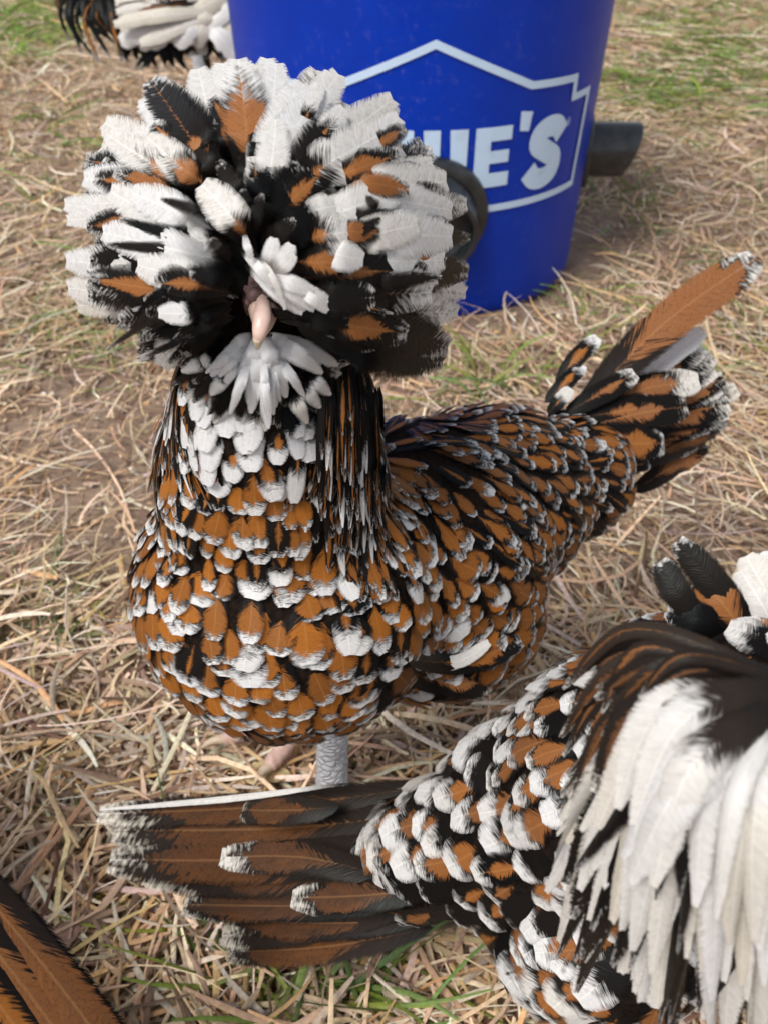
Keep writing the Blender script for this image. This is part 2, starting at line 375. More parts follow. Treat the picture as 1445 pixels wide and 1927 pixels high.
# ------------------------------------------------------------------ bucket
def bk(phi, z, off=0.):                       # phi from the side facing the camera towards +X
    r = BR0+(BR1-BR0)*z/BH+off
    return V3([BX+r*math.sin(phi), BY-r*math.cos(phi), z])
def to_bucket(px, py):                        # photo pixel -> (phi, z) on the bucket wall
    r = ray(px, py); lo = None
    kk = (BR1-BR0)/BH
    ox, oy = CO[0]-BX, CO[1]-BY
    R = BR0+kk*CO[2]; rz = kk*r[2]
    a = r[0]**2+r[1]**2-rz**2; b = 2*(ox*r[0]+oy*r[1]-R*rz); c = ox**2+oy**2-R*R
    t = (-b-math.sqrt(max(0, b*b-4*a*c)))/(2*a); p = CO+r*t
    return math.atan2(p[0]-BX, -(p[1]-BY)), p[2]
def build_bucket():
    root = empty('bucket')
    tag(root, 'blue plastic bucket feeder with white house-shaped logo and black feeding ports', 'bucket')
    seg = 96
    def lathe(name, prof, mat, parent):
        V = [(BX+r*math.sin(2*math.pi*k/seg), BY-r*math.cos(2*math.pi*k/seg), z) for r, z in prof for k in range(seg)]
        n = len(prof)
        q = [(i*seg+k, i*seg+(k+1) % seg, (i+1)*seg+(k+1) % seg, (i+1)*seg+k) for i in range(n-1) for k in range(seg)]
        return link(name, mesh_np(name, V, q), mat, parent)
    rr = lambda z: BR0+(BR1-BR0)*z/BH
    wall = lathe('wall', [(.001, .006), (BR0-.012, .006), (BR0-.006, .0), (BR0-.003, .001), (BR0-.0006, .004), (BR0+.0004, .009)]+[(rr(z), z) for z in np.linspace(.02, .29, 14)]
                 + [(rr(.30), .30), (rr(.366), .366), (rr(.366)-.003, .368), (rr(.30)-.004, .30), (BR0-.003, .012), (.001, .012)], M_BUCKET, root)
    for z in (.303, .325, .347):
        lathe('rim_band', [(rr(z)-.001, z-.003), (rr(z)+.006, z-.002), (rr(z)+.007, z+.001), (rr(z)+.006, z+.004), (rr(z)-.001, z+.005)], M_BUCKET, wall)
    a = np.linspace(-math.pi/2, math.pi/2, 31)
    hp = [V3([BX+.166*math.sin(t), BY+.10*math.cos(t)*1.1, .33-.1*math.cos(t)]) for t in a]
    tube('handle', hp, [.0022]*31, M_METAL, root, 8)
    # printed mark: outlines are cut into narrow strips so that they follow the curved wall
    def decal(name, polys, off, parent, mat=M_LOGO):
        bm = bmesh.new()
        for P in polys:
            vs = [bm.verts.new((p[0], p[1], 0)) for p in P]; bm.faces.new(vs)
        xs = [v.co.x for v in bm.verts]; x = min(xs)+.02
        while x < max(xs):
            bmesh.ops.bisect_plane(bm, geom=bm.verts[:]+bm.edges[:]+bm.faces[:], plane_co=(x, 0, 0), plane_no=(1, 0, 0)); x += .02
        bmesh.ops.triangulate(bm, faces=[f for f in bm.faces if len(f.verts) > 4])
        for v in bm.verts: v.co = Vector(bk(v.co.x, v.co.y, off))
        me = bpy.data.meshes.new(name); bm.to_mesh(me); bm.free()
        return link(name, me, mat, parent)
    def S(pts): return [to_bucket(*p) for p in pts]
    def stroke(pts, w, closed=False):
        """quads along a polyline in (phi, z), mitred; w in metres"""
        P = V3(pts)*V3([.145, 1.]); n = len(P); L, R = [], []
        for i in range(n):
            a = P[i-1] if (i > 0 or closed) else P[i]; c = P[(i+1) % n] if (i < n-1 or closed) else P[i]
            d1 = unit(P[i]-a) if np.linalg.norm(P[i]-a) > 1e-9 else unit(c-P[i]); d2 = unit(c-P[i]) if np.linalg.norm(c-P[i]) > 1e-9 else d1
            n1, n2 = V3([-d1[1], d1[0]]), V3([-d2[1], d2[0]]); m = unit(n1+n2); k = min(2.5, 1/max(.2, m@n1))
            L.append((P[i]+m*k*w/2)/V3([.145, 1.])); R.append((P[i]-m*k*w/2)/V3([.145, 1.]))
        return [[R[i], R[(i+1) % n], L[(i+1) % n], L[i]] for i in range(n if closed else n-1)]
    apx, apz = to_bucket(820, 83)
    half = [to_bucket(*p) for p in ((1000, 160), (1082, 145), (1077, 182), (1105, 168), (1072, 347))]
    bot = [to_bucket(*p) for p in ((1000, 374), (915, 388))]
    zb = np.mean([b[1] for b in bot]+[half[-1][1]])
    half[-1] = (half[-1][0], zb)
    mir = lambda p: (2*apx-p[0], p[1])
    outline = [(apx, apz)]+half+[(apx+.3*(half[-1][0]-apx), zb), (apx-.3*(half[-1][0]-apx), zb)]+[mir(p) for p in half[::-1]]
    decal('logo_outline', stroke(outline, .0050, True), .0008, root)
    e0 = to_bucket(889, 355); e1 = to_bucket(893, 242); zt, zl = e1[1], e0[1]; hgt = zt-zl
    def box(x0, x1, y0, y1): return [(x0, zl+hgt*y0), (x1, zl+hgt*y0), (x1, zl+hgt*y1), (x0, zl+hgt*y1)]
    ex = (e0[0]+e1[0])/2; ew = to_bucket(962, 250)[0]-ex; st = ew*.42
    decal('letter_e', [box(ex, ex+st, 0, 1), box(ex+st, ex+ew, 0, .24), box(ex+st, ex+ew*.96, .40, .61), box(ex+st, ex+ew, .77, 1)], .0008, root)
    # W: tall narrow bars with tapered feet
    def Y(f): return zl+hgt*f
    wx1 = ex-ew*.20; bars = []; x = wx1
    for wd in (.46, .42, .46): bars.append((x-ew*wd, x)); x -= ew*(wd+.24)
    wx0 = bars[-1][0]-ew*.05; sl = ew*.05
    decal('letter_w', [[(a+sl, Y(.2)), (b-.0, Y(.2)), (b, Y(1)), (a, Y(1))] for a, b in bars]+[[(wx0+ew*.12, Y(0)), (wx1-ew*.10, Y(0)), (wx1, Y(.2)), (wx0, Y(.2))]], .0008, root)
    ox1 = wx0-st*.3; ow = ew*1.15; oc = ox1-ow/2
    ring = [(oc+(ow/2-st*.45)*math.sin(t), Y(.5)+(hgt*.5-.0075)*math.cos(t)) for t in np.linspace(0, 2*math.pi, 37)[:-1]]
    decal('letter_o', stroke(ring, .0135, True), .0008, root)
    lx1 = oc-ow/2-st*.3; lw = ew*.95; lx0 = lx1-lw
    decal('letter_l', [box(lx0, lx0+st, 0, 1), box(lx0+st, lx1, 0, .24)], .0008, root)
    sx0 = to_bucket(988, 300)[0]; sx1 = to_bucket(1052, 300)[0]; zs0 = to_bucket(1010, 349)[1]; zs1 = to_bucket(1025, 225)[1]
    sc, hw, sh = (sx0+sx1)/2, (sx1-sx0)/2, zs1-zs0
    sp = spline([(sc+hw*.80, zs0+sh*.72), (sc+hw*.45, zs0+sh*.86), (sc-.05*hw, zs0+sh*.885), (sc-hw*.48, zs0+sh*.80), (sc-hw*.52, zs0+sh*.65), (sc-.02*hw, zs0+sh*.52),
                 (sc+hw*.52, zs0+sh*.38), (sc+hw*.48, zs0+sh*.2), (sc, zs0+sh*.115), (sc-hw*.5, zs0+sh*.14), (sc-hw*.85, zs0+sh*.28)], 40)
    decal('letter_s', stroke(sp, .0150), .0008, root)
    a0 = S([(979, 209), (1001, 209), (993, 246), (976, 246)])
    decal('apostrophe', [a0], .0008, root)
    rc = to_bucket(1067, 228)
    decal('registered_mark', stroke([(rc[0]+.018*math.sin(t), rc[1]+.0026*math.cos(t)) for t in np.linspace(0, 2*math.pi, 17)[:-1]], .0004, True)
          + stroke([(rc[0]-.006, rc[1]-.0013), (rc[0]-.006, rc[1]+.0013), (rc[0]+.005, rc[1]+.0008), (rc[0]-.004, rc[1]), (rc[0]+.007, rc[1]-.0014)], .0004), .0008, root)
    # feeding ports: flange, oblique hooded pipe, black end disc standing in for the throat's shade
    def port(phi, z, rad, length, drop=0.15):
        p0 = bk(phi, z); ax = unit(V3([math.sin(phi), -math.cos(phi), -drop])); lat = unit(V3([math.cos(phi), math.sin(phi), 0])); up = unit(np.cross(lat, ax)); up *= np.sign(up[2])
        pr = empty('feeder_port'); pr.parent = root
        ns = 40
        def ring(r, f):                      # f(angle) -> distance along the axis
            return [p0+lat*r*math.cos(t)+up*r*math.sin(t)+ax*f(t) for t in np.linspace(0, 2*math.pi, ns+1)[:-1]]
        def loft(name, rings):
            V = np.vstack(rings); n = len(rings)
            q = [(i*ns+k, i*ns+(k+1) % ns, (i+1)*ns+(k+1) % ns, (i+1)*ns+k) for i in range(n-1) for k in range(ns)]
            return link(name, mesh_np(name, V, q), M_BLACKP, pr)
        cut = lambda t: length*(.84+.16*math.sin(t))
        loft('hood', [ring(rad, lambda t: -.03), ring(rad, lambda t: cut(t)-.002), ring(rad-.0012, cut), ring(rad-.0032, cut), ring(rad-.0042, lambda t: cut(t)-.003), ring(rad-.0042, lambda t: .005), ring(.0005, lambda t: .005)])
        sag = lambda r: (lambda t: -(r*math.cos(t))**2/(2*.14)+.0035)
        loft('flange', [ring(rad+.0005, sag(rad)), ring(rad+.008, sag(rad+.008)), ring(rad+.009, lambda t: sag(rad+.009)(t)-.002), ring(rad+.009, lambda t: sag(rad+.009)(t)-.007)])
    pf = to_bucket(800, 412)
    port(pf[0], pf[1], .036, .030)
    port(math.radians(88), .092, .021, .044, .0)
build_bucket()

# ------------------------------------------------------------------ feathers
PROF = {'round': ([0, .08, .3, .55, .75, .88, .95, 1], [.15, .40, .80, 1, 1, .82, .60, .22]),
        'crest': ([0, .1, .3, .55, .72, .84, .92, .97, 1], [.16, .34, .62, .9, 1, .93, .74, .50, .16]),
        'lance': ([0, .1, .3, .5, .7, .85, .93, 1], [.2, .45, .85, 1, .85, .60, .38, .06]),
        'broad': ([0, .08, .25, .5, .8, .9, .96, 1], [.20, .50, .85, 1, 1, .85, .66, .25]),
        'strand': ([0, .1, .3, .6, .85, 1], [.5, .8, 1, .95, .6, .08])}
def feather(P, N, W, prof, K, pat, tone, sweep=.26, split=.62, jit=.12, cup=.18, rng=RNG, fray=.7, twist=0.):
    """one feather: barbs leave the shaft obliquely, joined near it and parted at the edge"""
    P = np.asarray(P, float); N = np.asarray(N, float); n = len(P); u = np.linspace(0, 1, n)
    T = unit(np.gradient(P, axis=0)); B = unit(np.cross(T, N)); N = np.cross(B, T)
    if twist:
        a = twist*u[:, None]; B, N = B*np.cos(a)+N*np.sin(a), N*np.cos(a)-B*np.sin(a)
    def ev(A, v):
        v = np.clip(v, 0, 1.06); out = np.stack([np.interp(v, u, A[:, i]) for i in range(3)], -1)
        return out
    xs, ys = PROF[prof]; hw = W*.5
    Tn = T[-1]; Ln = np.linalg.norm(np.diff(P, axis=0), axis=1).sum()
    def pos(v, lat):
        ex = np.maximum(v-1, 0)[:, None]*Ln
        return ev(P, v)+Tn*ex+ev(B, v)*lat[:, None]-ev(N, v)*(cup*(lat/hw)**2*hw)[:, None]
    k = np.arange(K+1); s = .965*k/K
    def vedge(s): return s+sweep*(1-s)*(.35+.65*np.clip(s*4, 0, 1))
    def width(v): return np.interp(v, xs, ys)*hw
    def P3(s, t, sg):
        ve = vedge(s); v = s+t*(ve-s); return pos(v, sg*t*width(ve)), np.stack([sg*np.minimum(t, 1.2)*np.ones_like(s), s, v], -1)
    R, fr = P3(s, np.zeros(K+1), 1.); Vs, F = [R], [fr]; Q = []; off = K+1
    for sg in (1., -1.):
        Mv, fm = P3(s, np.full(K+1, split), sg)
        ph = rng.uniform(0, 6.28, 2); j = 1+jit*(.6*np.sin(k*.8+ph[0])+.4*np.sin(k*1.9+ph[1]))
        if K > 9:
            if rng.random() < .3: j = j*(1-.22*np.exp(-((k-rng.uniform(.3, .95)*K)/.7)**2))      # a parting in the vane
        A, fa = P3(s, j, sg); fa[:, 0] = sg
        Vs += [Mv, A]; F += [fm, fa]
        m0 = off; a0 = off+K+1; off = a0+K+1; i = np.arange(K)
        q1 = np.stack([i, i+1, m0+i+1, m0+i], -1); q2 = np.stack([m0+i, m0+i+1, a0+i+1, a0+i], -1)
        if sg < 0: q1, q2 = q1[:, ::-1], q2[:, ::-1]
        Q += [q1, q2]
    V = np.vstack(Vs); F = np.vstack(F); m = len(V)
    return V, np.vstack(Q), F, np.tile(V3(pat), (m, 1)), np.tile(V3(tone), (m, 1)), np.full(m, fray)

def style(kind, rng=RNG):
    """pattern (brown width, white tip, black edge, seed) and tone (brown depth, dirt, grey of the black, cream of the white)"""
    r = rng.random; U = rng.uniform; c = r()
    if kind == 'spangle':
        if c < .10: p = (U(.2, .5), U(0, .15), .1)
        elif c < .20: p = (U(.6, .9), U(.22, .4), .03)
        else: p = (U(.65, 1.5), U(.02, .17), U(.0, .04))
        t = (U(0, .5), .12, U(0, .25), U(0, .3))
    elif kind == 'back':
        if c < .26: p = (U(.15, .4), U(0, .1), .1)
        else: p = (U(.55, .95), U(.0, .09), U(.02, .09))
        t = (U(.1, .8), .2, U(0, .2), U(0, .2))
    elif kind == 'wing':
        p = (U(.8, 1.2), U(.03, .11) if c > .25 else 0, U(.02, .08)); t = (U(.1, .7), .2, U(0, .2), U(0, .2))
    elif kind == 'belly':
        p = (U(.7, 1.2) if c > .2 else 0, U(.0, .06), U(.03, .12)); t = (U(.1, .8), .3, U(.1, .4), U(.3, .7))
    elif kind == 'hackle':
        p = (U(.3, .7) if c > .35 else 0, U(.0, .03) if c < .86 else U(.1, .35), .04); t = (U(.1, .6), .2, U(.0, .3), U(0, .3))
    elif kind == 'whiteneck':
        p = (U(.5, .9), U(.26, .5), .0) if c < .7 else (.6, .2, .05); t = (U(0, .5), .2, .1, U(0, .15))
    elif kind == 'dark':
        p = (U(.4, .7) if c < .45 else 0, U(0, .2) if c < .4 else 0, .1); t = (U(.1, .6), .3, U(0, .25), .3)
    elif kind == 'white':
        p = (0, U(.92, 1.1), 0); t = (.3, U(.15, .5), .2, U(.05, .4))
    elif kind == 'cream':
        p = (0, 1.05, 0); t = (.3, U(.2, .6), .3, U(.6, 1.))
    elif kind == 'black':
        p = (0, 0, 0); t = (.3, .3, U(0, .35), .3)
    elif kind == 'blacktip':
        p = (0, U(.06, .16), 0); t = (.3, .5, U(0, .3), U(.2, .5))
    elif kind == 'brownoval':
        p = (U(.75, .95), U(.18, .26), .0); t = (U(.0, .3), .5, .25, U(.2, .5))
    elif kind == 'brownwhite':
        p = (U(.7, .95), U(.42, .58), .02); t = (U(.0, .4), .6, .2, U(.2, .5))
    elif kind == 'streak':
        p = (U(.3, .45), U(.0, .06), .05); t = (U(.1, .5), .4, .15, .3)
    elif kind == 'streaktip':
        p = (U(.35, .5), U(.22, .32), .05); t = (U(.1, .4), .5, .15, .3)
    elif kind == 'tailbrown':
        p = (U(.85, 1.1), U(.03, .07), .12); t = (U(.45, .8), .5, .5, U(.4, .8))
    elif kind == 'taildark':
        p = (U(.55, .85), U(.05, .11), .15); t = (U(.7, 1.), .1, U(.55, 1.), U(.7, 1.))
    elif kind == 'tailblack':
        p = (U(.4, .7), U(.0, .05), .2); t = (U(.3, .7), .5, .15, .5)
    elif kind == 'bigwhite':
        p = (U(.8, 1.4) if c < .7 else 0, U(.08, .32), U(0, .08)); t = (U(.2, .8), .35, U(0, .2), U(.05, .5))
    elif kind == 'browngrey':
        p = (U(.2, .55), U(.0, .05), .1); t = (U(.6, 1.), .2, U(.3, 1.), .6)
    elif kind == 'grey':
        p = (0, U(.5, .8), 0); t = (.5, .2, .8, U(.3, .7))
    return (p[0], p[1], p[2], rng.random()), t

class Bird:
    def __init__(s, base, label, seed):
        s.root = empty('hen'); tag(s.root, label, 'hen'); s.base = V3(base, float); s.parts = {}; s.rng = np.random.default_rng(seed)
    def body(s, ells, voxel=.0045, smooth=14):
        bm = bmesh.new()
        for c, r, ax in ells:
            g = bmesh.ops.create_icosphere(bm, subdivisions=3, radius=1.0)['verts']
            ax = unit(ax) if ax is not None else V3([1., 0, 0]); z = V3([0, 0, 1.]); y = unit(np.cross(z, ax)); z2 = np.cross(ax, y)
            m = Matrix([[ax[i]*r[0], y[i]*r[1], z2[i]*r[2], c[i]] for i in range(3)]+[[0, 0, 0, 1]])
            bmesh.ops.transform(bm, matrix=m, verts=g)
        me = bpy.data.meshes.new('body_source'); bm.to_mesh(me); bm.free()
        o = link('body_source', me)
        rm = o.modifiers.new('r', 'REMESH'); rm.mode = 'VOXEL'; rm.voxel_size = voxel
        sm = o.modifiers.new('s', 'SMOOTH'); sm.iterations = smooth; sm.factor = .5
        dg = bpy.context.evaluated_depsgraph_get(); me2 = bpy.data.meshes.new_from_object(o.evaluated_get(dg))
        bpy.data.objects.remove(o); me2.name = 'body'
        for p in me2.polygons: p.use_smooth = True
        s.b = link('body', me2, M_DOWN, s.root)
        vs = [v.co.copy() for v in me2.vertices]; me2.calc_loop_triangles(); tr = [tuple(t.vertices) for t in me2.loop_triangles]
        s.bvh = BVHTree.FromPolygons(vs, tr); s.V = V3([v[:] for v in vs]); s.Tr = V3(tr)
    def hit(s, px, py):
        r = unit(ray(px, py)); h = s.bvh.ray_cast(Vector(CO), Vector(r))
        return (V3(h[0]), V3(h[1])) if h[0] is not None else (None, None)
    def near(s, p):
        h = s.bvh.find_nearest(Vector(p)); return V3(h[0]), V3(h[1])
    def add(s, part, md, score=None):
        if score is None:
            pj = proj(md[0]); w = pj[:, 0].max()-pj[:, 0].min(); h = pj[:, 1].max()-pj[:, 1].min(); score = w*h
            if pj[:, 0].max() < 0 or pj[:, 0].min() > 1445 or pj[:, 1].max() < 0 or pj[:, 1].min() > 1927: score = -1
        s.parts.setdefault(part, []).append((score, md))
    def guides(s, G):
        out = []
        for g in G:
            if g[0] == 'w':
                p, n = s.near(g[1]); d = unit(V3(g[2], float)-n*(V3(g[2])@n)); out.append((p, d, g[3], g[4], g[5])); continue
            px, py, dx, dy, L, W, kind = g
            p, n = s.hit(px, py)
            if p is None:
                p, n = s.near(at(px, py, proj(s.V.mean(0))[2]))
            q = CO+ray(px+dx*20, py+dy*20)*1.0; r = unit(q-CO); den = r@n
            d = CO+r*(((p-CO)@n)/den)-p if abs(den) > .12 else CR*dx-CU*dy
            d = unit(d-n*(d@n)); dep = (p-CO)@CF
            out.append((p, d, L*dep/FPX, W*dep/FPX, kind))
        return out
    def coat(s, G, part_of, skip=None, lift=.0024, dense=1.0, ntry=30000, K=9):
        G = s.guides(G); GP = V3([g[0] for g in G]); GD = V3([g[1] for g in G]); rng = s.rng
        A = s.V[s.Tr[:, 0]]; Bm = s.V[s.Tr[:, 1]]; C = s.V[s.Tr[:, 2]]
        ar = np.linalg.norm(np.cross(Bm-A, C-A), axis=1); f = rng.choice(len(ar), ntry, p=ar/ar.sum())
        a = rng.random(ntry); b = rng.random(ntry); m = a+b > 1; a[m], b[m] = 1-a[m], 1-b[m]
        pts = A[f]+(Bm[f]-A[f])*a[:, None]+(C[f]-A[f])*b[:, None]
        D2 = ((pts[:, None]-GP[None])**2).sum(-1)+1e-7; w = D2**-2.0; w /= w.sum(1, keepdims=True)
        L = w@V3([g[2] for g in G]); W = w@V3([g[3] for g in G]); D = unit(w@GD); cw = np.cumsum(w, 1)
        ki = (cw < rng.random(ntry)[:, None]).sum(1).clip(0, len(G)-1)
        cell = .012; grid = {}; cnt = 0
        for i in range(ntry):
            p = pts[i]
            if skip is not None and skip(p): continue
            r = .88*min(math.sqrt(W[i]*L[i]*.42), .95*W[i])/dense
            key = tuple((p//cell).astype(int)); ok = True
            for dx in (-1, 0, 1):
                for dy in (-1, 0, 1):
                    for dz in (-1, 0, 1):
                        for (q, rq) in grid.get((key[0]+dx, key[1]+dy, key[2]+dz), ()):
                            e = p-q
                            if e@e < (.5*(r+rq))**2: ok = False; break
                        if not ok: break
                    if not ok: break
                if not ok: break
            if not ok: continue
            grid.setdefault(key, []).append((p, r)); cnt += 1
            kind = G[ki[i]][4]; s.lay(p, D[i], L[i]*rng.uniform(.75, 1.2), W[i]*rng.uniform(.8, 1.25), kind, part_of(kind, p), lift*rng.uniform(.7, 1.35), K)
    def lay(s, p, d, L, W, kind, part, lift, K=9, fray=.45):
        rng = s.rng; n = 7; st = L/(n-1); P, N = [], []
        q, nn = s.near(p); d = unit(d+rng.normal(0, .17, 3)); nar = kind == 'hackle'
        for i in range(n):
            d = unit(d-nn*(d@nn)); v = i/(n-1)
            P.append(q+nn*(-.0010+lift*(v**.8)+(.0008*v*v if not nar else 0))); N.append(nn)
            q, nn = s.near(q+d*st)
        pat, tone = style(kind, rng)
        nn0 = N[0]; face = nn0@unit(CO-P[3])
        md = feather(P, N, W, 'lance' if nar else ('crest' if kind == 'back' else 'round'), 7 if nar else K, pat, tone, .34 if nar else .28,   .6 if not nar else .5, .03, .09, rng, fray, rng.normal(0, .12))
        pj = proj(md[0]); sc = (pj[:, 0].max()-pj[:, 0].min())*(pj[:, 1].max()-pj[:, 1].min())
        s.add(part, md, sc if face > .05 else -1)
    def quill(s, part, ctrl, W, kind, prof='broad', K=22, nref=None, split=.66, jit=.10, cup=.15, pat=None, tone=None, n=12, fray=.72, twist=0., sweep=.24):
        """a free feather along control points; nref: the direction its upper face looks at"""
        P = spline(ctrl, n); N = np.tile(unit(nref if nref is not None else CO-P[n//2]), (n, 1))
        p0, t0 = style(kind, s.rng)
        if pat is not None: p0 = tuple(pat)+(s.rng.random(),)
        s.add(part, feather(P, N, W, prof, K, p0, tone or t0, sweep, split, jit, cup, s.rng, fray, twist))
    def finish(s, most=300):
        rest = []
        for name, L in s.parts.items():
            L.sort(key=lambda e: -e[0]); cut = min(most, len([1 for e in L if e[0] > 60]))
            for sc, md in L[:cut]:
                me = mesh_np(name, md[0]-s.base, md[1], attrs={'fuv': ('FLOAT_VECTOR', md[2]), 'fpat': ('FLOAT_COLOR', md[3]), 'ftone': ('FLOAT_COLOR', md[4]), 'fray': ('FLOAT', md[5])})
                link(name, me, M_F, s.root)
            rest += [e[1] for e in L[cut:]]
        if rest:
            off = np.cumsum([0]+[len(r[0]) for r in rest])
            me = mesh_np('small_feathers', np.vstack([r[0] for r in rest])-s.base, np.vstack([r[1]+off[i] for i, r in enumerate(rest)]),
                         attrs={'fuv': ('FLOAT_VECTOR', np.vstack([r[2] for r in rest])), 'fpat': ('FLOAT_COLOR', np.vstack([r[3] for r in rest])), 'ftone': ('FLOAT_COLOR', np.vstack([r[4] for r in rest])), 'fray': ('FLOAT', np.concatenate([r[5] for r in rest]))})
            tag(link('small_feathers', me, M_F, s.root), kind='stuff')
        s.root.location = s.base
        for ch in s.root.children:
            if not ch.name.startswith(('small_feathers',)) and 'feather' not in ch.name: ch.location = -Vector(s.base)
    def leg(s, hip, ankle, foot, heading, r=.0075, mat=None):
        """shank with ring scales down to four toes with claws"""
        hip, ankle, foot = V3(hip), V3(ankle), V3(foot)
        n = 26; P = spline([hip, ankle*.5+hip*.5, ankle, (ankle+foot)/2, foot+V3([0, 0, .006])], n)
        rad = [r*(1.0+.035*math.sin(i*2.2))*np.interp(i/n, [0, .45, .55, .9, 1], [1.5, 1.15, .95, .95, 1.1]) for i in range(n)]
        lg = tube('leg', P, rad, mat or M_SHANK, s.root, 14)
        for a, L in ((-.62, .034), (0, .042), (.62, .034), (math.pi*.95, .018)):
            h = heading+a; d = V3([math.cos(h), math.sin(h), 0]); m = 14
            c = [foot+V3([0, 0, .0055]), foot+d*L*.35+V3([0, 0, .0075]), foot+d*L*.75+V3([0, 0, .0045]), foot+d*L+V3([0, 0, .0030])]
            tr = [r*(.62-.26*i/m)*(1+.14*math.sin(i*2.4)) for i in range(m)]
            t = tube('toe', spline(c, m), tr, M_TOE, lg, 10)
            e = c[-1]; tube('claw', spline([e-d*.002, e+d*.005+V3([0, 0, .0012]), e+d*.010-V3([0, 0, .0015])], 7), list(np.linspace(r*.34, .0003, 7)), M_CLAW, lg, 8)

# ------------------------------------------------------------------ the hen in the middle, facing the camera
def z1(x, y): return 60+.6228*x, 60+.6228*y          # traced from an enlargement of the crest
def z4(x, y): return 680+.5294*x, 440+.5294*y
def z5(x, y): return 140+.5536*x, 1380+.5536*y
def build_main():
    h = Bird((-.012, .250, 0), 'speckled brown hen with a big round white crest, facing the camera', 11)
    ax = V3([.66, .62, -.18])
    h.body([(at(545, 1110, .268), (.043, .040, .043), None), (at(545, 1168, .275), (.037, .034, .026), None), (at(770, 1030, .300), (.052, .040, .041), ax), (at(900, 950, .322), (.045, .033, .033), ax),
            (at(1070, 900, .345), (.026, .022, .022), ax), (at(830, 1150, .303), (.036, .030, .026), ax), (at(512, 900, .240), (.029, .027, .034), None), (at(515, 770, .222), (.0235, .023, .028), None),
            (at(495, 620, .207), (.017, .016, .018), None), (at(490, 450, .216), (.022, .015, .021), None)], .0035, 10)
    S, BK, HK, WG, BE = 'spangle', 'back', 'hackle', 'wing', 'belly'
    G = [(650, 720, .1, 1, 230, 22, HK), (690, 800, .05, 1, 230, 20, HK), (700, 900, .02, 1, 190, 20, HK), (620, 790, 0, 1, 190, 22, HK), (655, 900, 0, 1, 180, 22, HK), (600, 850, 0, 1, 150, 24, HK), (720, 760, .2, 1, 200, 20, HK),
         (330, 740, -.1, 1, 180, 20, HK), (310, 850, -.12, 1, 160, 22, HK), (292, 930, -.15, 1, 130, 26, HK),
         (450, 740, 0, 1, 115, 60, 'whiteneck'), (390, 770, -.1, 1, 110, 56, 'whiteneck'), (540, 780, .1, 1, 110, 56, 'whiteneck'), (440, 850, 0, 1, 115, 56, 'whiteneck'), (520, 870, 0, 1, 115, 52, S), (380, 870, 0, 1, 115, 48, S), (570, 740, .1, 1, 100, 40, 'dark'),
         (360, 940, -.1, 1, 110, 46, S), (470, 950, 0, 1, 120, 50, S), (560, 940, 0, 1, 120, 44, S), (310, 1010, -.15, 1, 105, 48, S), (560, 1030, 0, 1, 115, 52, S),
         (290, 1090, -.12, 1, 105, 56, S), (410, 1090, 0, 1, 110, 58, S), (540, 1110, 0, 1, 110, 60, S), (650, 1120, .05, 1, 110, 58, S), (300, 1180, .05, 1, 105, 58, S), (420, 1190, .03, 1, 105, 62, S), (560, 1200, .1, 1, 105, 62, S), (690, 1180, .2, 1, 100, 60, S),
         (360, 1270, .25, 1, 100, 60, S), (480, 1280, .2, .9, 100, 60, S), (600, 1290, .4, .8, 100, 60, S), (500, 1345, .6, .5, 95, 58, BE), (640, 1350, .8, .3, 95, 58, BE), (740, 1300, .8, .3, 95, 58, BE),
         (760, 900, .6, .8, 105, 38, WG), (770, 1000, .55, .8, 100, 46, S), (750, 1080, .4, .9, 100, 54, S), (850, 1080, .7, .6, 95, 50, S), (830, 1170, .7, .5, 95, 52, S), (910, 1160, .8, .45, 95, 54, WG), (950, 1080, .8, .5, 95, 46, WG), (990, 1140, .8, .35, 95, 46, WG),
         (880, 980, .75, .65, 95, 42, BK), (980, 1010, .75, .65, 90, 38, BK), (880, 1230, 1, .0, 110, 56, WG), (780, 1240, .7, .3, 100, 58, S),
         (760, 800, .9, .35, 80, 36, BK), (860, 800, 1, .2, 80, 38, BK), (950, 810, 1, .15, 80, 38, BK), (1050, 840, 1, .15, 80, 38, BK), (1120, 880, .9, .4, 85, 38, BK), (900, 880, .9, .45, 90, 40, BK), (1000, 900, .85, .5, 90, 38, BK), (1080, 950, .75, .7, 90, 34, BK), (1150, 960, .6, .8, 90, 32, BK),
         ('w', (-.1, .25, .14), (.5, .6, -.4), .020, .011, S), ('w', (-.03, .30, .15), (.7, .6, -.3), .018, .009, BK), ('w', (.03, .33, .14), (.7, .6, -.1), .018, .009, BK), ('w', (0, .26, .08), (.7, .6, 0), .018, .011, BE),
         ('w', (.06, .32, .09), (.7, .6, 0), .018, .010, BE), ('w', (-.05, .26, .2), (.1, .2, -1), .03, .005, HK), ('w', (-.02, .26, .17), (.5, .4, -.6), .03, .005, HK)]
    G = [g if g[0] == 'w' else g[:4]+((g[4]*1.12, g[5]*1.10, g[6]) if g[6] in (S, WG, BE) else (g[4]*1.35, g[5]*1.0, g[6]) if g[6] == BK else (g[4]*1.0, g[5]*.88, g[6])) for g in G]
    names = {S: 'breast_feather', 'whiteneck': 'breast_feather', 'dark': 'breast_feather', BK: 'back_feather', HK: 'hackle_feather', WG: 'wing_feather', BE: 'belly_feather'}
    h.coat(G, lambda k, p: names[k], skip=lambda p: p[2] > .240, dense=1.27, ntry=60000)
    rng = h.rng
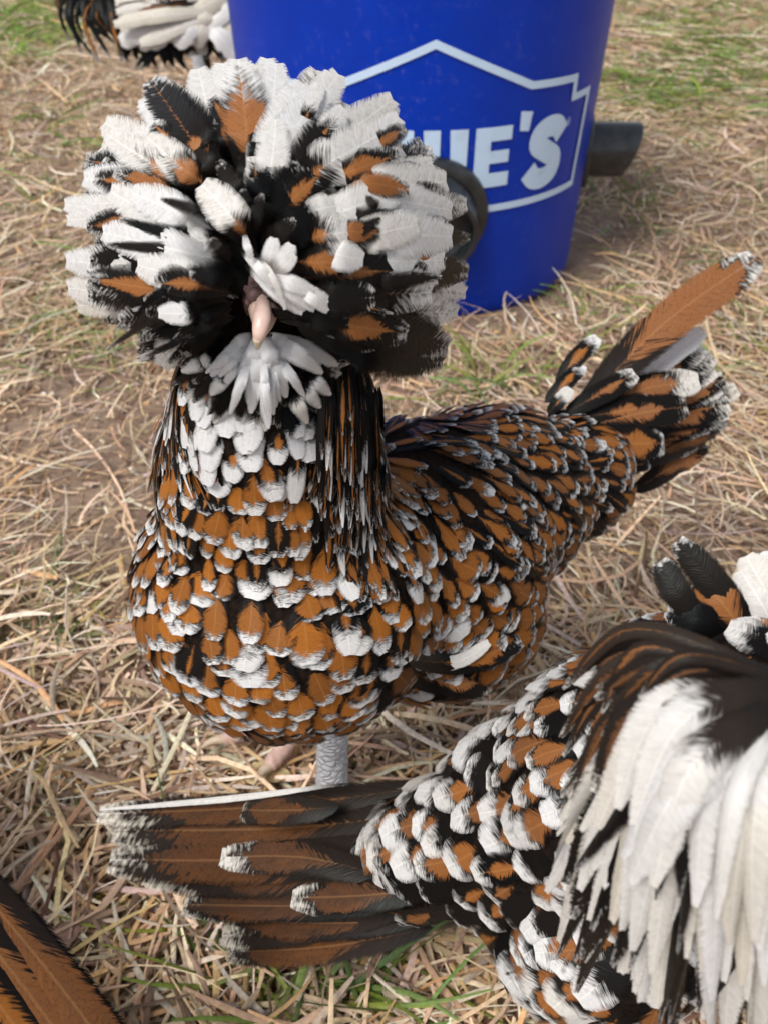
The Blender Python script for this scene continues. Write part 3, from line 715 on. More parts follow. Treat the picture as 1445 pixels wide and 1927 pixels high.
    # long loose hackles over the shoulder
    for i in range(60):
        x0 = rng.uniform(600, 715); y0 = rng.uniform(630, 830); p, n = h.hit(min(x0, 690), y0)
        if p is None: continue
        L = rng.uniform(150, 260); x1 = x0+rng.normal(6, 10); dep = proj(p)[2]
        P = []
        for f in (0, .33, .66, 1):
            q, nn = h.hit(x0+(x1-x0)*f, y0+L*f)
            d = dep-.001 if q is None else proj(q)[2]
            P.append(at(x0+(x1-x0)*f, y0+L*f, d-.004-.004*f))
        h.quill('hackle_feather', P, rng.uniform(11, 19)*dep/FPX, 'hackle', 'strand', 8, None, .5, .08, .3)
    # ---- crest
    D0, BUL = .2065, .036
    def cd(px, py, off=0.):
        r2 = ((px-490)/400)**2+((py-430)/350)**2
        return D0-BUL*math.sqrt(max(0., 1-min(1, r2)))+off+.03*max(0, r2-1)
    def crest(b, t, w, kind, lay=0., bend=0., part='crest_feather', pat=None, prof='crest', K=14, zoom=True, jit=.02, split=.6, cup=.10, tone=None):
        (bx, by), (tx, ty) = (z1(*b), z1(*t)) if zoom else (b, t)
        if zoom: w = w*.6228*1.12
        mx, my = (bx+tx)/2-(ty-by)*bend, (by+ty)/2+(tx-bx)*bend
        P = [at(bx, by, cd(bx, by, .010+lay)), at(bx*.5+mx*.5, by*.5+my*.5, cd(bx*.5+mx*.5, by*.5+my*.5, .004+lay)), at(mx, my, cd(mx, my, lay)), at(tx, ty, cd(tx, ty, lay+.001))]
        if kind == W_ and pat is None: pat = (0, rng.uniform(.62, .86), 0)  # dark feather roots, enlarged to stand in for shade between the vanes
        fray = .32 if kind in (K_, KT, ST) else .5
        if kind == K_ and w < 72: prof, fray = 'lance', .2
        c = at(490, 470, D0+.01); nref = unit(unit(P[2]-c)*.6+unit(CO-P[2])*1.0)
        h.quill(part, P, w*proj(P[2])[2]/FPX, kind, prof, K, nref, split, jit, cup, pat, tone, sweep=.34, fray=fray)
    W_, K_, BO, BWh, ST, STT, KT = 'white', 'black', 'brownoval', 'brownwhite', 'streak', 'streaktip', 'blacktip'
    # under-layer that fills the dome, then the feathers one can pick out
    for i in range(230):
        a = rng.uniform(0, 2*math.pi); r = math.sqrt(rng.uniform(.12, 1.0))
        tx, ty = 490+375*r*math.cos(a), 430-330*r*math.sin(a)
        if ty > 560 and abs(tx-490) < 150: continue
        if ty > 700 or (ty > 600 and tx < 230): continue
        bx, by = 490+(tx-490)*max(.1, r-.55)/r, 450+(ty-450)*max(.1, r-.55)/r
        low = ty > 500
        crest((bx, by), (tx, ty), rng.uniform(55, 80), rng.choice([K_, KT, ST, W_, BWh], p=[.66, .14, .17, .0, .03] if low else [.46, .1, .22, .1, .12]), rng.uniform(.006, .012), rng.normal(0, .06), zoom=False, K=12)
    back = [((640, 470), (370, 130), 120, KT, (.55, .05, .30)), ((560, 440), (335, 180), 150, W_, None), ((520, 450), (205, 265), 120, BWh, (.6, .55, .0)), ((560, 420), (500, 95), 120, W_, None),
            ((640, 470), (575, 75), 120, W_, None), ((650, 470), (680, 80), 110, W_, None), ((660, 480), (742, 75), 115, W_, None), ((690, 470), (830, 140), 130, W_, None), ((690, 470), (940, 110), 120, W_, None), ((720, 480), (1110, 190), 120, BWh, (.6, .45, 0)),
            ((780, 470), (1125, 245), 105, W_, None), ((500, 480), (140, 440), 110, W_, None), ((480, 520), (82, 520), 90, W_, (.0, .55, 0)), ((470, 530), (90, 570), 80, W_, None), ((820, 440), (1135, 350), 100, 'brownoval', (.8, .1, 0)),
            ((500, 700), (85, 690), 110, W_, (0, .35, 0)), ((500, 760), (90, 770), 110, W_, (0, .25, 0)), ((520, 800), (120, 830), 100, 'cream', (0, .45, 0)), ((1050, 520), (1325, 520), 90, KT, (.4, .12, 0)), ((1050, 600), (1335, 620), 100, K_, None),
            ((1050, 700), (1330, 730), 110, K_, None), ((1000, 760), (1325, 790), 90, STT, (.7, .2, .02)), ((1000, 800), (1300, 850), 90, KT, None)]
    for b, t, w, k, p in back: crest(b, t, w, k, .003, rng.normal(0, .03), pat=p)
    mid = [((655, 480), (622, 62), 140, BO, (1.1, .15, .0), -.001), ((590, 460), (350, 130), 140, BO, (.95, .0, .40), -.002), ((620, 450), (410, 160), 110, K_, None, .002), ((540, 470), (250, 320), 95, BWh, (.85, .3, 0), .0), ((550, 500), (310, 290), 110, BWh, (.8, .5, 0), .001), ((560, 470), (350, 360), 90, BO, (.9, .05, .1), -.001),
           ((680, 500), (800, 165), 140, W_, None, 0), ((670, 500), (890, 150), 130, W_, None, .001), ((690, 520), (740, 250), 100, W_, None, -.002), ((770, 500), (900, 250), 110, K_, None, .001), ((760, 500), (1070, 300), 150, STT, (.55, .38, .02), -.002),
           ((800, 470), (1090, 380), 110, K_, None, 0), ((640, 640), (830, 400), 120, K_, None, -.001), ((680, 600), (900, 400), 110, ST, None, 0), ((660, 560), (720, 400), 90, K_, None, -.003), ((640, 560), (560, 380), 90, K_, None, 0),
           ((900, 490), (1270, 450), 140, W_, (.5, .72, 0), -.002), ((930, 510), (1285, 545), 120, W_, None, -.001), ((830, 570), (1125, 460), 125, W_, None, -.003), ((950, 630), (1285, 620), 140, W_, None, -.003), ((930, 690), (1260, 690), 130, W_, None, -.002), ((900, 650), (1180, 580), 110, BWh, (.7, .5, .02), -.004),
           ((940, 720), (1240, 745), 90, 'grey', None, -.001), ((790, 640), (995, 600), 115, STT, (.6, .28, .0), -.005), ((760, 690), (990, 690), 110, ST, (.6, .03, .0), -.004), ((860, 640), (1010, 690), 90, W_, (0, .6, 0), -.005), ((700, 640), (880, 560), 120, K_, None, -.003),
           ((600, 650), (220, 470), 120, W_, (0, .8, 0), -.003), ((560, 600), (290, 480), 110, W_, (0, .85, 0), -.004), ((610, 700), (195, 600), 115, W_, (0, .85, 0), -.004), ((610, 760), (305, 700), 110, W_, (0, .75, 0), -.005), ((680, 670), (505, 450), 115, BWh, (1.1, .42, 0), -.0075),
           ((480, 560), (150, 590), 90, ST, (.5, .0, .1), .0), ((450, 520), (170, 520), 80, ST, (.8, .25, .0), -.001),
           ((600, 740), (155, 690), 120, K_, None, -.002), ((590, 770), (150, 740), 110, ST, (.5, .02, .05), -.003), ((580, 800), (150, 790), 120, K_, None, -.002), ((620, 720), (470, 730), 100, K_, None, -.008), ((600, 790), (360, 760), 110, ST, None, -.006), ((600, 820), (330, 830), 110, K_, None, -.005), ((540, 830), (375, 850), 70, 'whiteneck', (0, .4, 0), -.008), ((600, 850), (250, 880), 110, K_, None, -.003), ((600, 860), (320, 910), 90, K_, None, -.004),
           ((720, 760), (1215, 730), 120, ST, (.4, .0, .2), -.003), ((750, 800), (1230, 790), 130, K_, (.35, .1, .2), -.003), ((780, 830), (1290, 850), 140, KT, (.3, .12, .3), -.004), ((800, 860), (1250, 890), 140, K_, (.0, .0, .0), -.005), ((820, 840), (1150, 915), 110, ST, (.7, .0, .12), -.007), ((850, 900), (1275, 960), 150, K_, None, -.004), ((870, 930), (1260, 1000), 140, K_, None, -.002), ((900, 940), (1200, 1020), 130, K_, None, -.001), ((800, 890), (1050, 960), 90, K_, None, -.004), ((760, 850), (1000, 880), 100, K_, None, -.007), ((780, 800), (1050, 800), 110, K_, None, -.008)]
    for b, t, w, k, p, l in mid: crest(b, t, w, k, l-.002, rng.normal(0, .035), pat=p)
    mid2 = [((860, 450), (1125, 365), 90, ST, (.75, .02, .1), -.005), ((870, 590), (1060, 610), 70, ST, (.8, .0, .05), -.007), ((1060, 560), (1010, 490), 50, K_, None, -.006), ((900, 470), (1150, 480), 70, ST, (.9, .0, .0), -.006), ((900, 560), (1130, 545), 46, K_, None, -.006), ((960, 760), (1250, 740), 60, K_, None, -.006), ((920, 610), (1060, 560), 56, K_, None, -.007),
            ((560, 620), (250, 560), 52, K_, None, -.006), ((540, 500), (215, 300), 105, BO, (1., .30, .0), -.003), ((570, 500), (340, 310), 105, BO, (1., .26, .0), -.004), ((500, 520), (235, 420), 60, ST, (.8, .05, .05), -.004), ((600, 560), (380, 500), 46, K_, None, -.007), ((560, 690), (210, 640), 46, K_, None, -.006), ((640, 600), (520, 560), 60, K_, None, -.008)]
    for b, t, w, k, p, l in mid2: crest(b, t, w, k, l, rng.normal(0, .04), pat=p)
    front = [((690, 750), (735, 615), 52, W_, None, -.010), ((705, 750), (790, 635), 56, W_, None, -.011), ((715, 745), (800, 670), 44, W_, None, -.0115), ((630, 660), (735, 775), 34, W_, None, -.012), ((640, 700), (830, 855), 52, W_, None, -.010), ((670, 720), (865, 845), 48, W_, None, -.0105), ((740, 745), (935, 840), 46, W_, (.4, .5, 0), -.010),
             ((690, 735), (860, 790), 50, W_, None, -.011), ((655, 640), (770, 850), 20, W_, None, -.012), ((640, 600), (665, 690), 26, W_, None, -.0125), ((780, 770), (900, 850), 34, W_, None, -.0115),
             ((650, 560), (640, 470), 60, K_, None, -.008), ((690, 640), (800, 560), 70, K_, None, -.008), ((600, 690), (540, 620), 60, K_, None, -.008), ((640, 640), (700, 480), 60, K_, None, -.007)]
    for b, t, w, k, p, l in front: crest(b, t, w, k, l, rng.normal(0, .05), pat=p, K=12)
    # slender plumes and loose wisps that break up the vanes and the outline
    for i in range(54):
        a = rng.uniform(-.45, math.pi+.45); r = rng.uniform(.45, .97)
        tx, ty = 490+375*r*math.cos(a), 425-322*r*math.sin(a); ln = rng.uniform(.26, .42); bx, by = 490+(tx-490)*(1-ln/r), 440+(ty-440)*(1-ln/r)
        kd = rng.choice([W_, K_, ST, BWh, STT], p=[.0, .38, .30, .12, .20])
        crest((bx, by), (tx, ty), rng.uniform(30, 58), kd, rng.uniform(-.003, .001), rng.normal(0, .07), zoom=False, K=12)
    # fine black wisps under the crest, left and right of the face
    for i in range(46):
        sd = -1 if i % 2 else 1
        b = (660+sd*rng.uniform(40, 150), rng.uniform(760, 880)); t = (b[0]+sd*rng.uniform(150, 330), b[1]+rng.uniform(40, 140))
        crest(b, t, rng.uniform(18, 45), rng.choice(['black', 'black', 'blacktip', 'hackle']), -.006+rng.uniform(-.003, .004), rng.normal(0, .08)-sd*.06, prof='lance', K=10, split=.45, jit=.12)
    # back of the crest, seen only from the side
    for i in range(130):
        a = rng.uniform(0, 2*math.pi); q = rng.uniform(.1, 1); c = at(490, 440, D0)
        d = unit(CR*math.cos(a)*q*1.1+CU*math.sin(a)*q*.9+unit(CF+V3([0, 0, .5]))*.75)
        L = rng.uniform(.034, .042); h.quill('crest_feather', [c+d*.010, c+d*L*.6+V3([0, 0, .004]), c+d*L], .009, rng.choice([W_, K_, ST, BWh]), 'broad', 12, d+V3([0, 0, .6]))
    # ---- beard and throat
    bd = lambda px, py, off=0.: .186+.000035*abs(px-490)**1.1+.00003*max(0, py-640)+off
    def beard(b, t, w, kind, off=0., pat=None, prof='lance', K=12, fray=.25):
        tone = (.3, .05, .2, .0) if kind == 'white' else None; fray = .45 if kind == 'white' else fray
        m = ((b[0]+t[0])/2, (b[1]+t[1])/2)
        P = [at(*b, bd(*b, off+.004)), at(*m, bd(*m, off-.003)), at(*t, bd(*t, off))]
        h.quill('beard_feather', P, w*.187/FPX, kind, prof, K, None, .5, .04, .06, pat, tone, sweep=.5, fray=fray)
    for i in range(70):
        a = rng.uniform(-1.45, 1.45); L = rng.uniform(90, 190); b = (490+60*math.sin(a), 640+30*math.cos(a)); t = (490+L*1.05*math.sin(a), 640+L*math.cos(a)*.95)
        beard(b, t, rng.uniform(34, 52), 'black' if rng.random() < .75 else 'blacktip', .003+rng.uniform(0, .004))
    for t, w in (((640, 690), 50), ((610, 705), 46), ((560, 660), 40), ((395, 710), 46), ((420, 680), 40), ((430, 655), 34), ((455, 730), 44), ((472, 782), 48), ((505, 812), 46), ((540, 752), 48), ((520, 770), 44), ((490, 740), 50), ((470, 700), 40), ((520, 705), 46), ((575, 690), 44)):
        beard((490+(t[0]-490)*.15, 628), t, w*.82, 'white', -.001+rng.uniform(-.002, .002), (0, 1.1, 0))
    for i in range(12):
        a = rng.uniform(-1.0, 1.0); L = rng.uniform(110, 175)*(1-.25*abs(a)); t = (490+L*math.sin(a), 636+L*math.cos(a)); beard((490+(t[0]-490)*.3, 636+(t[1]-636)*.2), t, rng.uniform(16, 24), 'white', -.002+rng.uniform(-.002, .002), (0, 1.1, 0))
    for t in ((580, 800), (395, 745), (365, 690), (605, 770), (625, 745), (340, 700)):
        beard((490+(t[0]-490)*.55, 640+(t[1]-640)*.5), t, 34, 'bigwhite', .0, (0, .5, 0))
    # ---- face: nostril cushion, beak, eyes
    f0 = at(494, 560, .186)
    bm = bmesh.new(); bmesh.ops.create_icosphere(bm, subdivisions=4, radius=1)
    for v in bm.verts:
        c = v.co; l = 1+.10*math.sin(9*c.x+2)*math.sin(8*c.z)+.06*math.sin(19*c.x+13*c.y)
        p = f0+CR*c.x*.0036*l+CU*c.z*.0044*l-CF*c.y*.0075*l; v.co = Vector(p)
    from_bm('face', bm, M_SKIN, h.root)
    def bp(px, py, d): return at(px, py, d)
    U = [bp(496, 552, .1795), bp(496, 575, .1770), bp(494, 600, .1750), bp(490, 622, .1745), bp(487, 640, .1755), bp(485, 656, .1775)]
    hwp = V3([9, 15, 18.5, 15, 10, 3.5])*.176/FPX; uc = spline(U, 22); ur = np.interp(np.linspace(0, 5, 22), range(6), hwp)
    ub = tube('beak', uc[:18], list(ur[:18]), M_BEAK, h.root, 20, True, .8)
    tube('beak_tip', uc[16:], list(ur[16:]*1.02), M_BEAKTIP, ub, 16, True, .8)
    Lw = [bp(497, 585, .180), bp(495, 610, .1785), bp(490, 632, .1785)]
    tube('lower_beak', spline(Lw, 10), list(np.linspace(.0030, .0010, 10)), M_BEAK, h.root, 14)
    for sx in (-1, 1):
        bm = bmesh.new(); bmesh.ops.create_uvsphere(bm, u_segments=16, v_segments=10, radius=.0032, matrix=Matrix.Translation(Vector(at(494+sx*70, 560, .196)))); from_bm('eye', bm, M_EYE, h.root)
        nb = at(495+sx*12, 557, .179); bm = bmesh.new(); bmesh.ops.create_uvsphere(bm, u_segments=14, v_segments=10, radius=.0017, matrix=Matrix.Translation(Vector(nb))); from_bm('nostril', bm, M_SKIN, h.root)
    # ---- tail
    def tail(b, t, w, kind, d0, d1, pat=None, bend=0., K=14, jit=.05, tone=None, cup=.2):
        b, t = z4(*b), z4(*t); w *= .5294
        m = ((b[0]+t[0])/2-(t[1]-b[1])*bend, (b[1]+t[1])/2+(t[0]-b[0])*bend); dm = (d0+d1)/2
        P = [at(*b, d0), at(*m, dm-.002), at(*t, d1)]
        h.quill('tail_feather', P, w*dm/FPX, kind, 'broad', K, unit(CO-P[1])+V3([-.3, 0, .2]), .8, jit, cup, pat, tone)
    tail((930, 840), (1295, 650), 95, 'taildark', .372, .385, (.9, .06, .1), .02)
    tail((900, 740), (1350, 545), 100, 'taildark', .368, .385, (.3, .1, .1), -.03)
    tail((960, 920), (1230, 740), 90, 'tailbrown', .374, .388, (1., .0, .1))
    tail((900, 620), (1222, 335), 90, 'white', .362, .372, (.3, .65, 0), -.04)
    for i in range(11):
        f = i/10; tail((820-40*f, 690+90*f), (1235+90*math.sin(math.pi*f)-50*f+rng.normal(0, 15), 400+370*f+rng.normal(0, 12)), rng.uniform(85, 115), 'tailblack', .364+.006*f, .376+.006*f, (rng.uniform(.3, 1.1), rng.choice([0, .05, .1]), .1), -.03)
    tail((760, 640), (1422, 70), 165, 'tailbrown', .350, .362, (1.7, .03, .05), -.045, 16, .02, (.62, .50, .45, .4))
    tail((690, 540), (845, 362), 72, 'back', .352, .352, (.75, .14, .12), -.05)
    tail((650, 600), (790, 460), 66, 'back', .350, .350, (.6, .14, .1))
    tail((770, 690), (1215, 520), 120, 'tailblack', .352, .360, (.8, .16, .02), -.10, 14)
    tail((800, 650), (1050, 610), 130, 'tailblack', .347, .352, (.5, .0, .2))
    tail((760, 700), (1170, 610), 130, 'tailblack', .346, .354, (.65, .0, .22), -.03)
    tail((780, 730), (1085, 745), 140, 'tailbrown', .343, .350, (.8, .0, .15), .02, tone=(.3, .3, .1, .3))
    tail((720, 640), (980, 490), 90, 'tailblack', .345, .349, (.45, .10, .1))
    tail((660, 640), (745, 545), 60, 'bigwhite', .343, .343, (.6, .4, .05))
    tail((760, 690), (890, 765), 74, 'back', .338, .338, (.6, .30, .05), 0, 16)
    for i in range(14):
        b = (rng.uniform(640, 960), rng.uniform(620, 960)); a = rng.uniform(-.3, .6); tail(b, (b[0]+110*math.cos(a), b[1]+110*math.sin(a)), 60, 'back', .345+.00003*(b[0]-640), .347+.00003*(b[0]-640), None, 0, 14)
    # folded wing: long quills along its lower edge
    def wing(b, t, w, kind, off, pat=None, bend=0.):
        P = []
        for f in (0, .35, .7, 1):
            x = b[0]+(t[0]-b[0])*f-(t[1]-b[1])*bend*math.sin(math.pi*f); y = b[1]+(t[1]-b[1])*f+(t[0]-b[0])*bend*math.sin(math.pi*f)
            p, n = h.hit(x, y); d = proj(p)[2] if p is not None else P_d
            P_d = d; P.append(at(x, y, d-off))
        h.quill('wing_feather', P, w*.31/FPX, kind, 'broad', 12, None, .75, .04, .2, pat)
    wing((760, 1240), (985, 1200), 50, 'wing', .004, (.9, .0, .2), .10)
    wing((725, 1222), (925, 1205), 24, 'white', .0045, (.5, .95, 0), .20)
    wing((740, 1250), (930, 1285), 56, 'tailblack', .003, (.6, .0, .2), .08)
    # ---- legs
    h.leg((-.020, .236, .125), (-.0195, .238, .065), ground_at(626, 1500, .006), -1.5, .0066)
    h.leg((-.004, .252, .115), (-.018, .274, .065), ground_at(602, 1350, .012), -2.79, .0082)
    h.finish()
build_main()

# ------------------------------------------------------------------ the hen in front, tail to the left, shaggy crest at the right edge
def build_front():
    h = Bird((.045, .135, 0), 'blurred hen in the lower right, brown tail pointing left, shaggy cream crest', 23); rng = h.rng
    ax = unit(at(1330, 1400, .205)-at(800, 1560, .265))
    h.body([(at(890, 1590, .256), (.044, .018, .020), ax), (at(1080, 1520, .236), (.042, .026, .027), ax), (at(1230, 1470, .218), (.034, .031, .032), None), (at(1330, 1380, .203), (.026, .024, .028), None),
            (at(1150, 1720, .236), (.036, .026, .022), ax), (at(1430, 1300, .180), (.018, .018, .018), None), (at(1470, 1430, .160), (.017, .015, .016), None)], .0035, 10)
    BW, WN = 'bigwhite', 'whiteneck'
    G = [(800, 1510, -1, .2, 185, 84, BW), (860, 1490, -1, .3, 185, 80, BW), (900, 1560, -1, .3, 190, 86, BW), (850, 1640, -1, .15, 185, 84, BW), (960, 1440, -.9, .4, 170, 74, BW), (1000, 1540, -.9, .35, 185, 84, BW), (1040, 1370, -.85, .5, 150, 66, BW), (1120, 1290, -.85, .5, 140, 58, BW),
         (1200, 1220, -.85, .45, 120, 56, BW), (900, 1690, -1, .2, 160, 80, 'dark'), (960, 1640, -.95, .3, 150, 84, 'dark'), (960, 1780, -.9, .4, 150, 76, 'dark'), (1060, 1800, -.7, .7, 140, 84, BW), (1000, 1880, -.6, .8, 150, 90, 'cream'), (1100, 1890, -.5, .9, 140, 90, BW), (1150, 1600, -.8, .5, 130, 80, BW), (1300, 1700, -.5, .8, 130, 80, BW),
         ('w', (.06, .10, .06), (-.7, .2, -.3), .020, .012, BW), ('w', (.05, .2, .1), (-.8, .2, -.3), .020, .012, BW), ('w', (.0, .18, .08), (-.8, .2, 0), .02, .011, 'dark')]
    names = {BW: 'body_feather', 'dark': 'body_feather', 'cream': 'body_feather'}
    h.coat(G, lambda k, p: names.get(k, 'body_feather'), skip=lambda p: p[2] > .225, dense=1.2, ntry=30000, lift=.0032, K=10)
    # tail
    def tail(b, t, w, kind, z0, z1_, pat=None, bend=0., K=16, jit=.05, tone=None, dz=0., prof='broad'):
        b, t = z5(*b), z5(*t); w *= .5536
        m = ((b[0]+t[0])/2-(t[1]-b[1])*bend, (b[1]+t[1])/2+(t[0]-b[0])*bend)
        P = [ground_at(*b, z0), ground_at(*m, (z0+z1_)/2+.004), ground_at(*t, z1_)]
        d = proj(P[1])[2]; h.quill('tail_feather', P, w*d/FPX, kind, prof, K, unit(CO-P[1])*.6+V3([0, .0, .5]), .78, jit, .22, pat, tone, sweep=.16, fray=.6)
    TD = (1., .1, .6, .9)
    tail((1220, 660), (505, 745), 120, 'taildark', .086, .046, (1.5, .02, .1), -.03, tone=(.93, .1, .6, .9))
    tail((1170, 580), (480, 690), 130, 'taildark', .089, .048, (1.2, .07, .2), -.02, tone=TD)
    tail((1170, 520), (345, 590), 130, 'taildark', .092, .050, (1.4, .06, .2), -.02, tone=TD)
    tail((1170, 440), (210, 480), 140, 'taildark', .095, .052, (1.3, .08, .2), -.03, tone=TD)
    tail((1230, 380), (85, 430), 165, 'taildark', .098, .054, (1.6, .05, .12), -.02, tone=(.93, .1, .6, .9))
    tail((1250, 270), (100, 330), 170, 'taildark', .101, .056, (1.6, .06, .12), -.02, tone=(.93, .1, .6, .9))
    tail((1290, 170), (45, 275), 120, 'taildark', .104, .058, (1.2, .08, .12), -.02, tone=(.93, .1, .6, .9))
    tail((950, 168), (60, 262), 26, 'white', .1035, .061, (0, 1.1, 0), -.01, 12, .1, prof='lance')
    tail((900, 250), (560, 260), 110, 'tailbrown', .100, .084, (1., .0, .1), -.02, tone=(.93, .1, .6, .9))
    tail((1100, 500), (478, 420), 120, 'taildark', .099, .084, (1.3, .09, .06), .06, 16, tone=(1., .2, .5, .6))
    tail((1250, 520), (722, 560), 120, 'taildark', .101, .085, (1.2, .08, .06), -.02, 16, tone=(1., .2, .3, .7))
    for i in range(12):
        y0 = rng.uniform(230, 640); tail((1200, y0), (rng.uniform(330, 620), y0*.93+rng.uniform(30, 70)), rng.uniform(100, 130), 'taildark', .0985-.00003*(y0-200), .066-.00002*(y0-200), (rng.uniform(.9, 1.6), .0, .06), -.02, tone=(1., .1, rng.uniform(.3, .7), .9))
    # shaggy crest hanging over the right side
    def cd(px, py): 
        r2 = ((px-1470)/480)**2+((py-1520)/560)**2; return .152-.042*math.sqrt(max(0, 1-min(1, r2)))
    def shag(b, m, t, w, kind, off=0., pat=None, prof='strand', K=14, tone=None, jit=.10):
        P = [at(*b, cd(*b)+off+.004), at(*m, cd(*m)+off-.002), at(*t, cd(*t)+off)]
        nref = unit(CO-P[1])+unit(P[1]-at(1480, 1500, .19))
        h.quill('crest_feather', P, w*proj(P[1])[2]/FPX, kind, prof, K, nref, .72, jit, .55, pat, tone, twist=rng.normal(0, .7), sweep=.14, fray=.6)
    tips = V3([(1075, 1270), (1045, 1390), (1010, 1560), (1025, 1690), (1040, 1800), (1110, 1880), (1190, 1930), (1290, 1990), (1400, 2010), (1500, 1990)])
    for ly in range(3):  # lower layers get more black and grey plumes, shade put into their colours
        sc = (1., .88, .70)[ly]; nn = (44, 32, 18)[ly]
        for i in range(nn):
            a = (i+rng.uniform(0, .8))/nn*(len(tips)-1); k = int(a); f = a-k; t = tips[k]*(1-f)+tips[min(k+1, len(tips)-1)]*f
            c = V3([1490., 1290.]); t = c+(t-c)*sc*rng.uniform(.9, 1.04)
            b = c+(t-c)*rng.uniform(.05, .25)+V3([0, -20.]); m = b*.45+t*.55+V3([-30., -75.])*rng.uniform(.5, 1.5)
            kind = rng.choice(['browngrey', 'browngrey', 'black', 'browngrey']) if a < 2.1 else rng.choice(['white', 'cream', 'grey', 'black'], p=((.10, .15, .3, .45), (.22, .16, .37, .25), (.34, .20, .34, .12))[ly])
            shag(b, m, t, rng.uniform(48, 104) if a > 1.7 else rng.uniform(34, 60), kind, .010-.006*ly+rng.uniform(-.002, .002), jit=.08)
    for b, m, t, w, k, p in (((1370, 1210), (1290, 1140), (1238, 1050), 62, 'black', None), ((1450, 1230), (1370, 1130), (1268, 1010), 66, 'black', (0, .0, 0)), ((1430, 1240), (1370, 1150), (1312, 1085), 90, 'streak', (.95, .0, .02)),
                             ((1480, 1230), (1440, 1150), (1390, 1068), 70, 'white', None), ((1500, 1220), (1450, 1130), (1400, 1040), 70, 'grey', None), ((1500, 1200), (1470, 1110), (1450, 1030), 80, 'white', None), ((1400, 1220), (1330, 1170), (1250, 1150), 70, 'black', None)):
        P = [at(*b, .176), at(*m, .170), at(*t, .172)]; h.quill('crest_feather', P, w*.172/FPX, k, 'crest', 14, unit(CO-P[1]), .75, .06, .2, p, sweep=.34)
    for i in range(60):                                   # the side of the crest turned away
        a = rng.uniform(-1.2, 1.5); c = at(1490, 1400, .172); d = unit(CR*math.cos(a)*.9+V3([0, -.3, math.sin(a)*.6])+rng.normal(0, .2, 3)); L = rng.uniform(.03, .042)
        h.quill('crest_feather', [c+d*.006, c+d*L*.6+V3([0, 0, .004]), c+d*L-V3([0, 0, .012])], .007, rng.choice(['white', 'cream', 'black', 'browngrey']), 'strand', 14, d+V3([0, 0, .5]))
    hb = at(1530, 1560, .160); bk_ = tube('beak', spline([hb, hb+V3([.006, -.002, -.006]), hb+V3([.009, -.003, -.014])], 9), list(np.linspace(.0034, .0006, 9)), M_BEAK, h.root, 14)
    h.leg((.055, .125, .09), (.062, .130, .055), (.064, .125, 0), -.2); h.leg((.055, .165, .09), (.058, .172, .055), (.058, .168, 0), -.2)
    h.finish()
build_front()

# ------------------------------------------------------------------ the hen whose folded wing shows in the lower left corner
def build_corner():
    c = at(-260, 2120, .250)
    h = Bird((c[0], c[1], 0), 'hen in the lower left corner, only brown and black folded wing showing', 31); rng = h.rng
    ax = unit(V3([.62, -.40, -.12]))
    h.body([(c, (.085, .045, .045), ax), (c-ax*.06+V3([0, 0, .02]), (.045, .042, .045), None), (c-ax*.085+V3([0, 0, .06]), (.024, .024, .045), None), (c-ax*.09+V3([0, 0, .105]), (.026, .026, .024), None)], .005, 8)
    G = [('w', c+V3([0, 0, .05]), ax, .024, .013, 'back'), ('w', c-ax*.07, V3([.2, -.1, -1.]), .024, .014, 'spangle'), ('w', c+ax*.06, ax, .026, .013, 'back'), ('w', c+V3([.03, .04, 0]), ax, .026, .013, 'wing'), ('w', c-V3([0, 0, .04]), ax, .022, .013, 'belly')]
    h.coat(G, lambda k, p: 'body_feather', dense=.9, ntry=9000)
    def q(b, t, w, d0, d1, kind, pat, tone=None):
        P = [at(*b, d0), at((b[0]+t[0])/2+8, (b[1]+t[1])/2-10, (d0+d1)/2-.002), at(*t, d1)]
        h.quill('wing_feather', P, w*d0/FPX, kind, 'broad', 16, unit(CO-P[1])+V3([.2, 0, .2]), .85, .04, .2, pat, tone, sweep=.2)
    q((-175, 1510), (325, 2130), 100, .212, .214, 'tailblack', (.25, 0, .1))
    q((-190, 1500), (290, 2090), 92, .208, .210, 'tailbrown', (1.1, 0, .05), (.8, .25, .4, .3))
    q((-220, 1540), (230, 2110), 100, .204, .207, 'tailblack', (.8, 0, .1), (.7, .3, .3, .3))
    q((-250, 1590), (170, 2130), 110, .200, .203, 'tailblack', (.55, 0, .1), (.3, .2, .2, .3))
    q((-280, 1650), (110, 2150), 110, .196, .199, 'tailblack', (.7, 0, .1), (.6, .3, .2, .3))
    q((-300, 1720), (60, 2160), 110, .192, .195, 'tailblack', (.4, 0, .1))
    for i in range(70):
        hc = c-ax*.09+V3([0, 0, .115]); d = unit(rng.normal(0, 1, 3)+V3([0, 0, .4])); h.quill('crest_feather', [hc+d*.01, hc+d*.03, hc+d*.042-V3([0, 0, .006])], .010, rng.choice(['white', 'black', 'brownwhite']), 'crest', 14, d+V3([0, 0, .4]))
    hb = c-ax*.11+V3([0, 0, .098]); tube('beak', spline([hb, hb-ax*.008, hb-ax*.014-V3([0, 0, .004])], 9), list(np.linspace(.0036, .0006, 9)), M_BEAK, h.root, 14)
    h.leg(c+V3([-.01, .02, -.03]), V3([c[0]-.01, c[1]+.025, .05]), V3([c[0]-.01, c[1]+.02, 0]), 2.6); h.leg(c+V3([-.03, -.02, -.03]), V3([c[0]-.03, c[1]-.02, .05]), V3([c[0]-.03, c[1]-.02, 0]), 2.6)
    h.finish(120)
build_corner()

